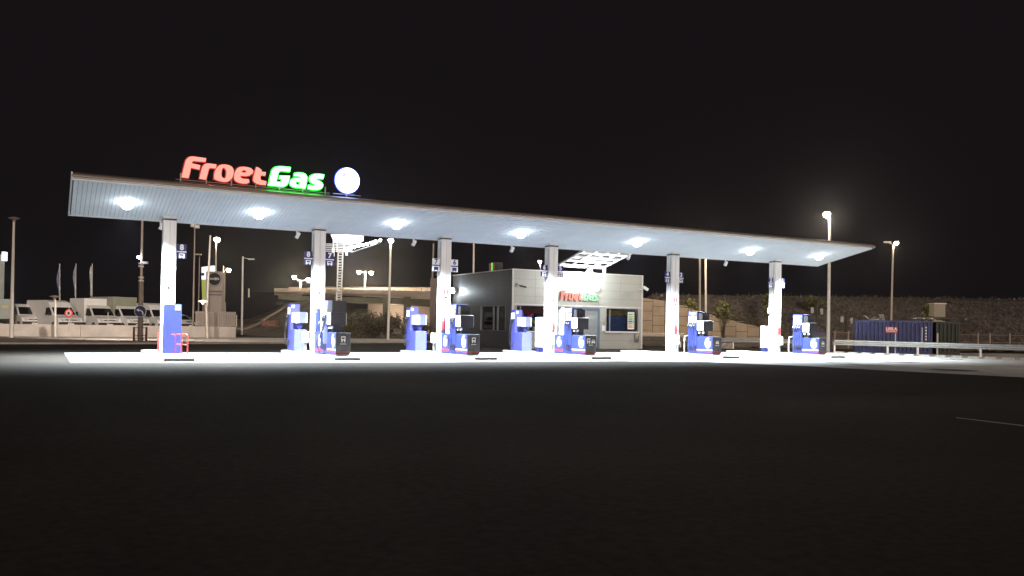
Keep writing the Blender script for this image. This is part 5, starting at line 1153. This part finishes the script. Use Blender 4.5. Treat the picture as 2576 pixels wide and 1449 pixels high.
q = MB(); q.obox((c0+c1)/2*1+Vector((0,0,zt-(c0.z+c1.z)/2+.04))+fwd*.4, rgt*.5, fwd*.48, (0,0,.04)); wpart(q, 'lid', polem, t)
t = thing('recycling_bin', 'large dark blue rounded container behind the rightmost pump', 'bin', at(2062, 884, 61))
q = MB(); c_ = at(2060, 884, 61); pr_ = [(-.95,0),(.95,0),(.95,.95),(.85,1.2),(.55,1.36),(0,1.42),(-.55,1.36),(-.85,1.2),(-.95,.95)]
q.prism([Vector((c_.x,c_.y,0))+rgt*a_+Vector((0,0,b2)) for a_, b2 in pr_], 0, fwd*1.4); wpart(q, 'body', mat('bin_purple', (.045,.04,.075), .6, 0, .3, 2), t)
q = MB(); q.obox(Vector((c_.x,c_.y,1.0))-fwd*.02, rgt*.4, fwd*.015, (0,0,.06)); wpart(q, 'slot', black, t)
# stacked pale blocks behind the sixth column
t = thing('block_stack', 'low stacks of pale blocks on the ground left of the sixth column', 'blocks', at(1825, 876, 58))
q = MB()
for i in range(8):
    for k in range(3):
        c_ = G(1800, 877)+rgt*(i*.17+rnd.uniform(-.01,.01))+Vector((0,0,.08+k*.14)); q.obox(c_, rgt*.075, fwd*.2, (0,0,.06))
wpart(q, 'blocks', mat('pale_blocks', (.36,.30,.25), .85, 0, .4, 4), t)
q = MB(); c_ = at(1823, 856, 70); q.obox(c_, rgt*.8, fwd*.1, (0,0,.16)); q.obox(c_-Vector((0,0,.6)), rgt*.05, fwd*.05, (0,0,.5)); tag(q.obj('low_sign', mat('pale_sign', (.5,.42,.34), .8, 0, .5, 8)), 'long low pale board behind the guardrail left of the sixth column', 'board')
q = MB()
for (u, v, rx, ry) in ((2243, 897.5, .95, .55), (2380, 903.5, 1.0, .5), (2265, 911, .95, .7), (2395, 932 if False else 931, .9, .9), (2120, 912.5, .8, .5), (1895, 901, .9, .4), (2180, 918, 1.1, .5)):
    c_ = G(u, v, .007); 
    q = MB(); q.add([c_]+[c_+rgt*rx*math.cos(2*PI*k/20)*(1+.12*math.sin(3*k+u))+fwd*ry*math.sin(2*PI*k/20)*(1+.15*math.cos(2*k+v))+Vector((0,0,.004)) for k in range(20)], [(0, 1+k, 1+(k+1)%20) for k in range(20)])
    q.v[0] = (c_.x, c_.y, .011)
    o = q.obj('oil_stain', mat('oil_stain', (.06,.055,.05), .5, 0, .3, 4), fix=False); tag(o, None, None, None, 'structure')
# bollard posts in the strip right
t = thing('yard_fence', 'dim post and rail fence behind the right hand guardrail', 'fence', at(2480, 880, 75))
q = MB()
for u_ in (2100, 2134, 2145, 2410, 2460, 2490, 2540): c_ = at(u_, 850, 70); q.obox(Vector((c_.x, c_.y, .75)), rgt*.05, fwd*.05, (0,0,.75))
wpart(q, 'posts', poleb, t)
q = MB(); c0, c1 = at(2095, 850, 70), at(2600, 850, 70)
for z_ in (.75, 1.35): q.tube([Vector((c0.x,c0.y,z_)), Vector((c1.x,c1.y,z_))], .035, 6)
wpart(q, 'rails', poleb, t)

# ================================================================== AIR
HAZE = 0.00015
if HAZE > 0:
    v = bpy.data.materials.new('haze'); v.use_nodes = True; nt = v.node_tree; nt.nodes.clear(); o_ = nt.nodes.new('ShaderNodeOutputMaterial'); pvn = nt.nodes.new('ShaderNodeVolumePrincipled')
    pvn.inputs['Density'].default_value = HAZE; pvn.inputs['Color'].default_value = (.9, .9, .95, 1); pvn.inputs['Anisotropy'].default_value = 0.93
    nt.links.new(pvn.outputs[0], o_.inputs['Volume'])
    q = MB(); q.box(-120, 180, -60, 230, -1, 22); o = q.obj('haze', v); o['kind'] = 'stuff'
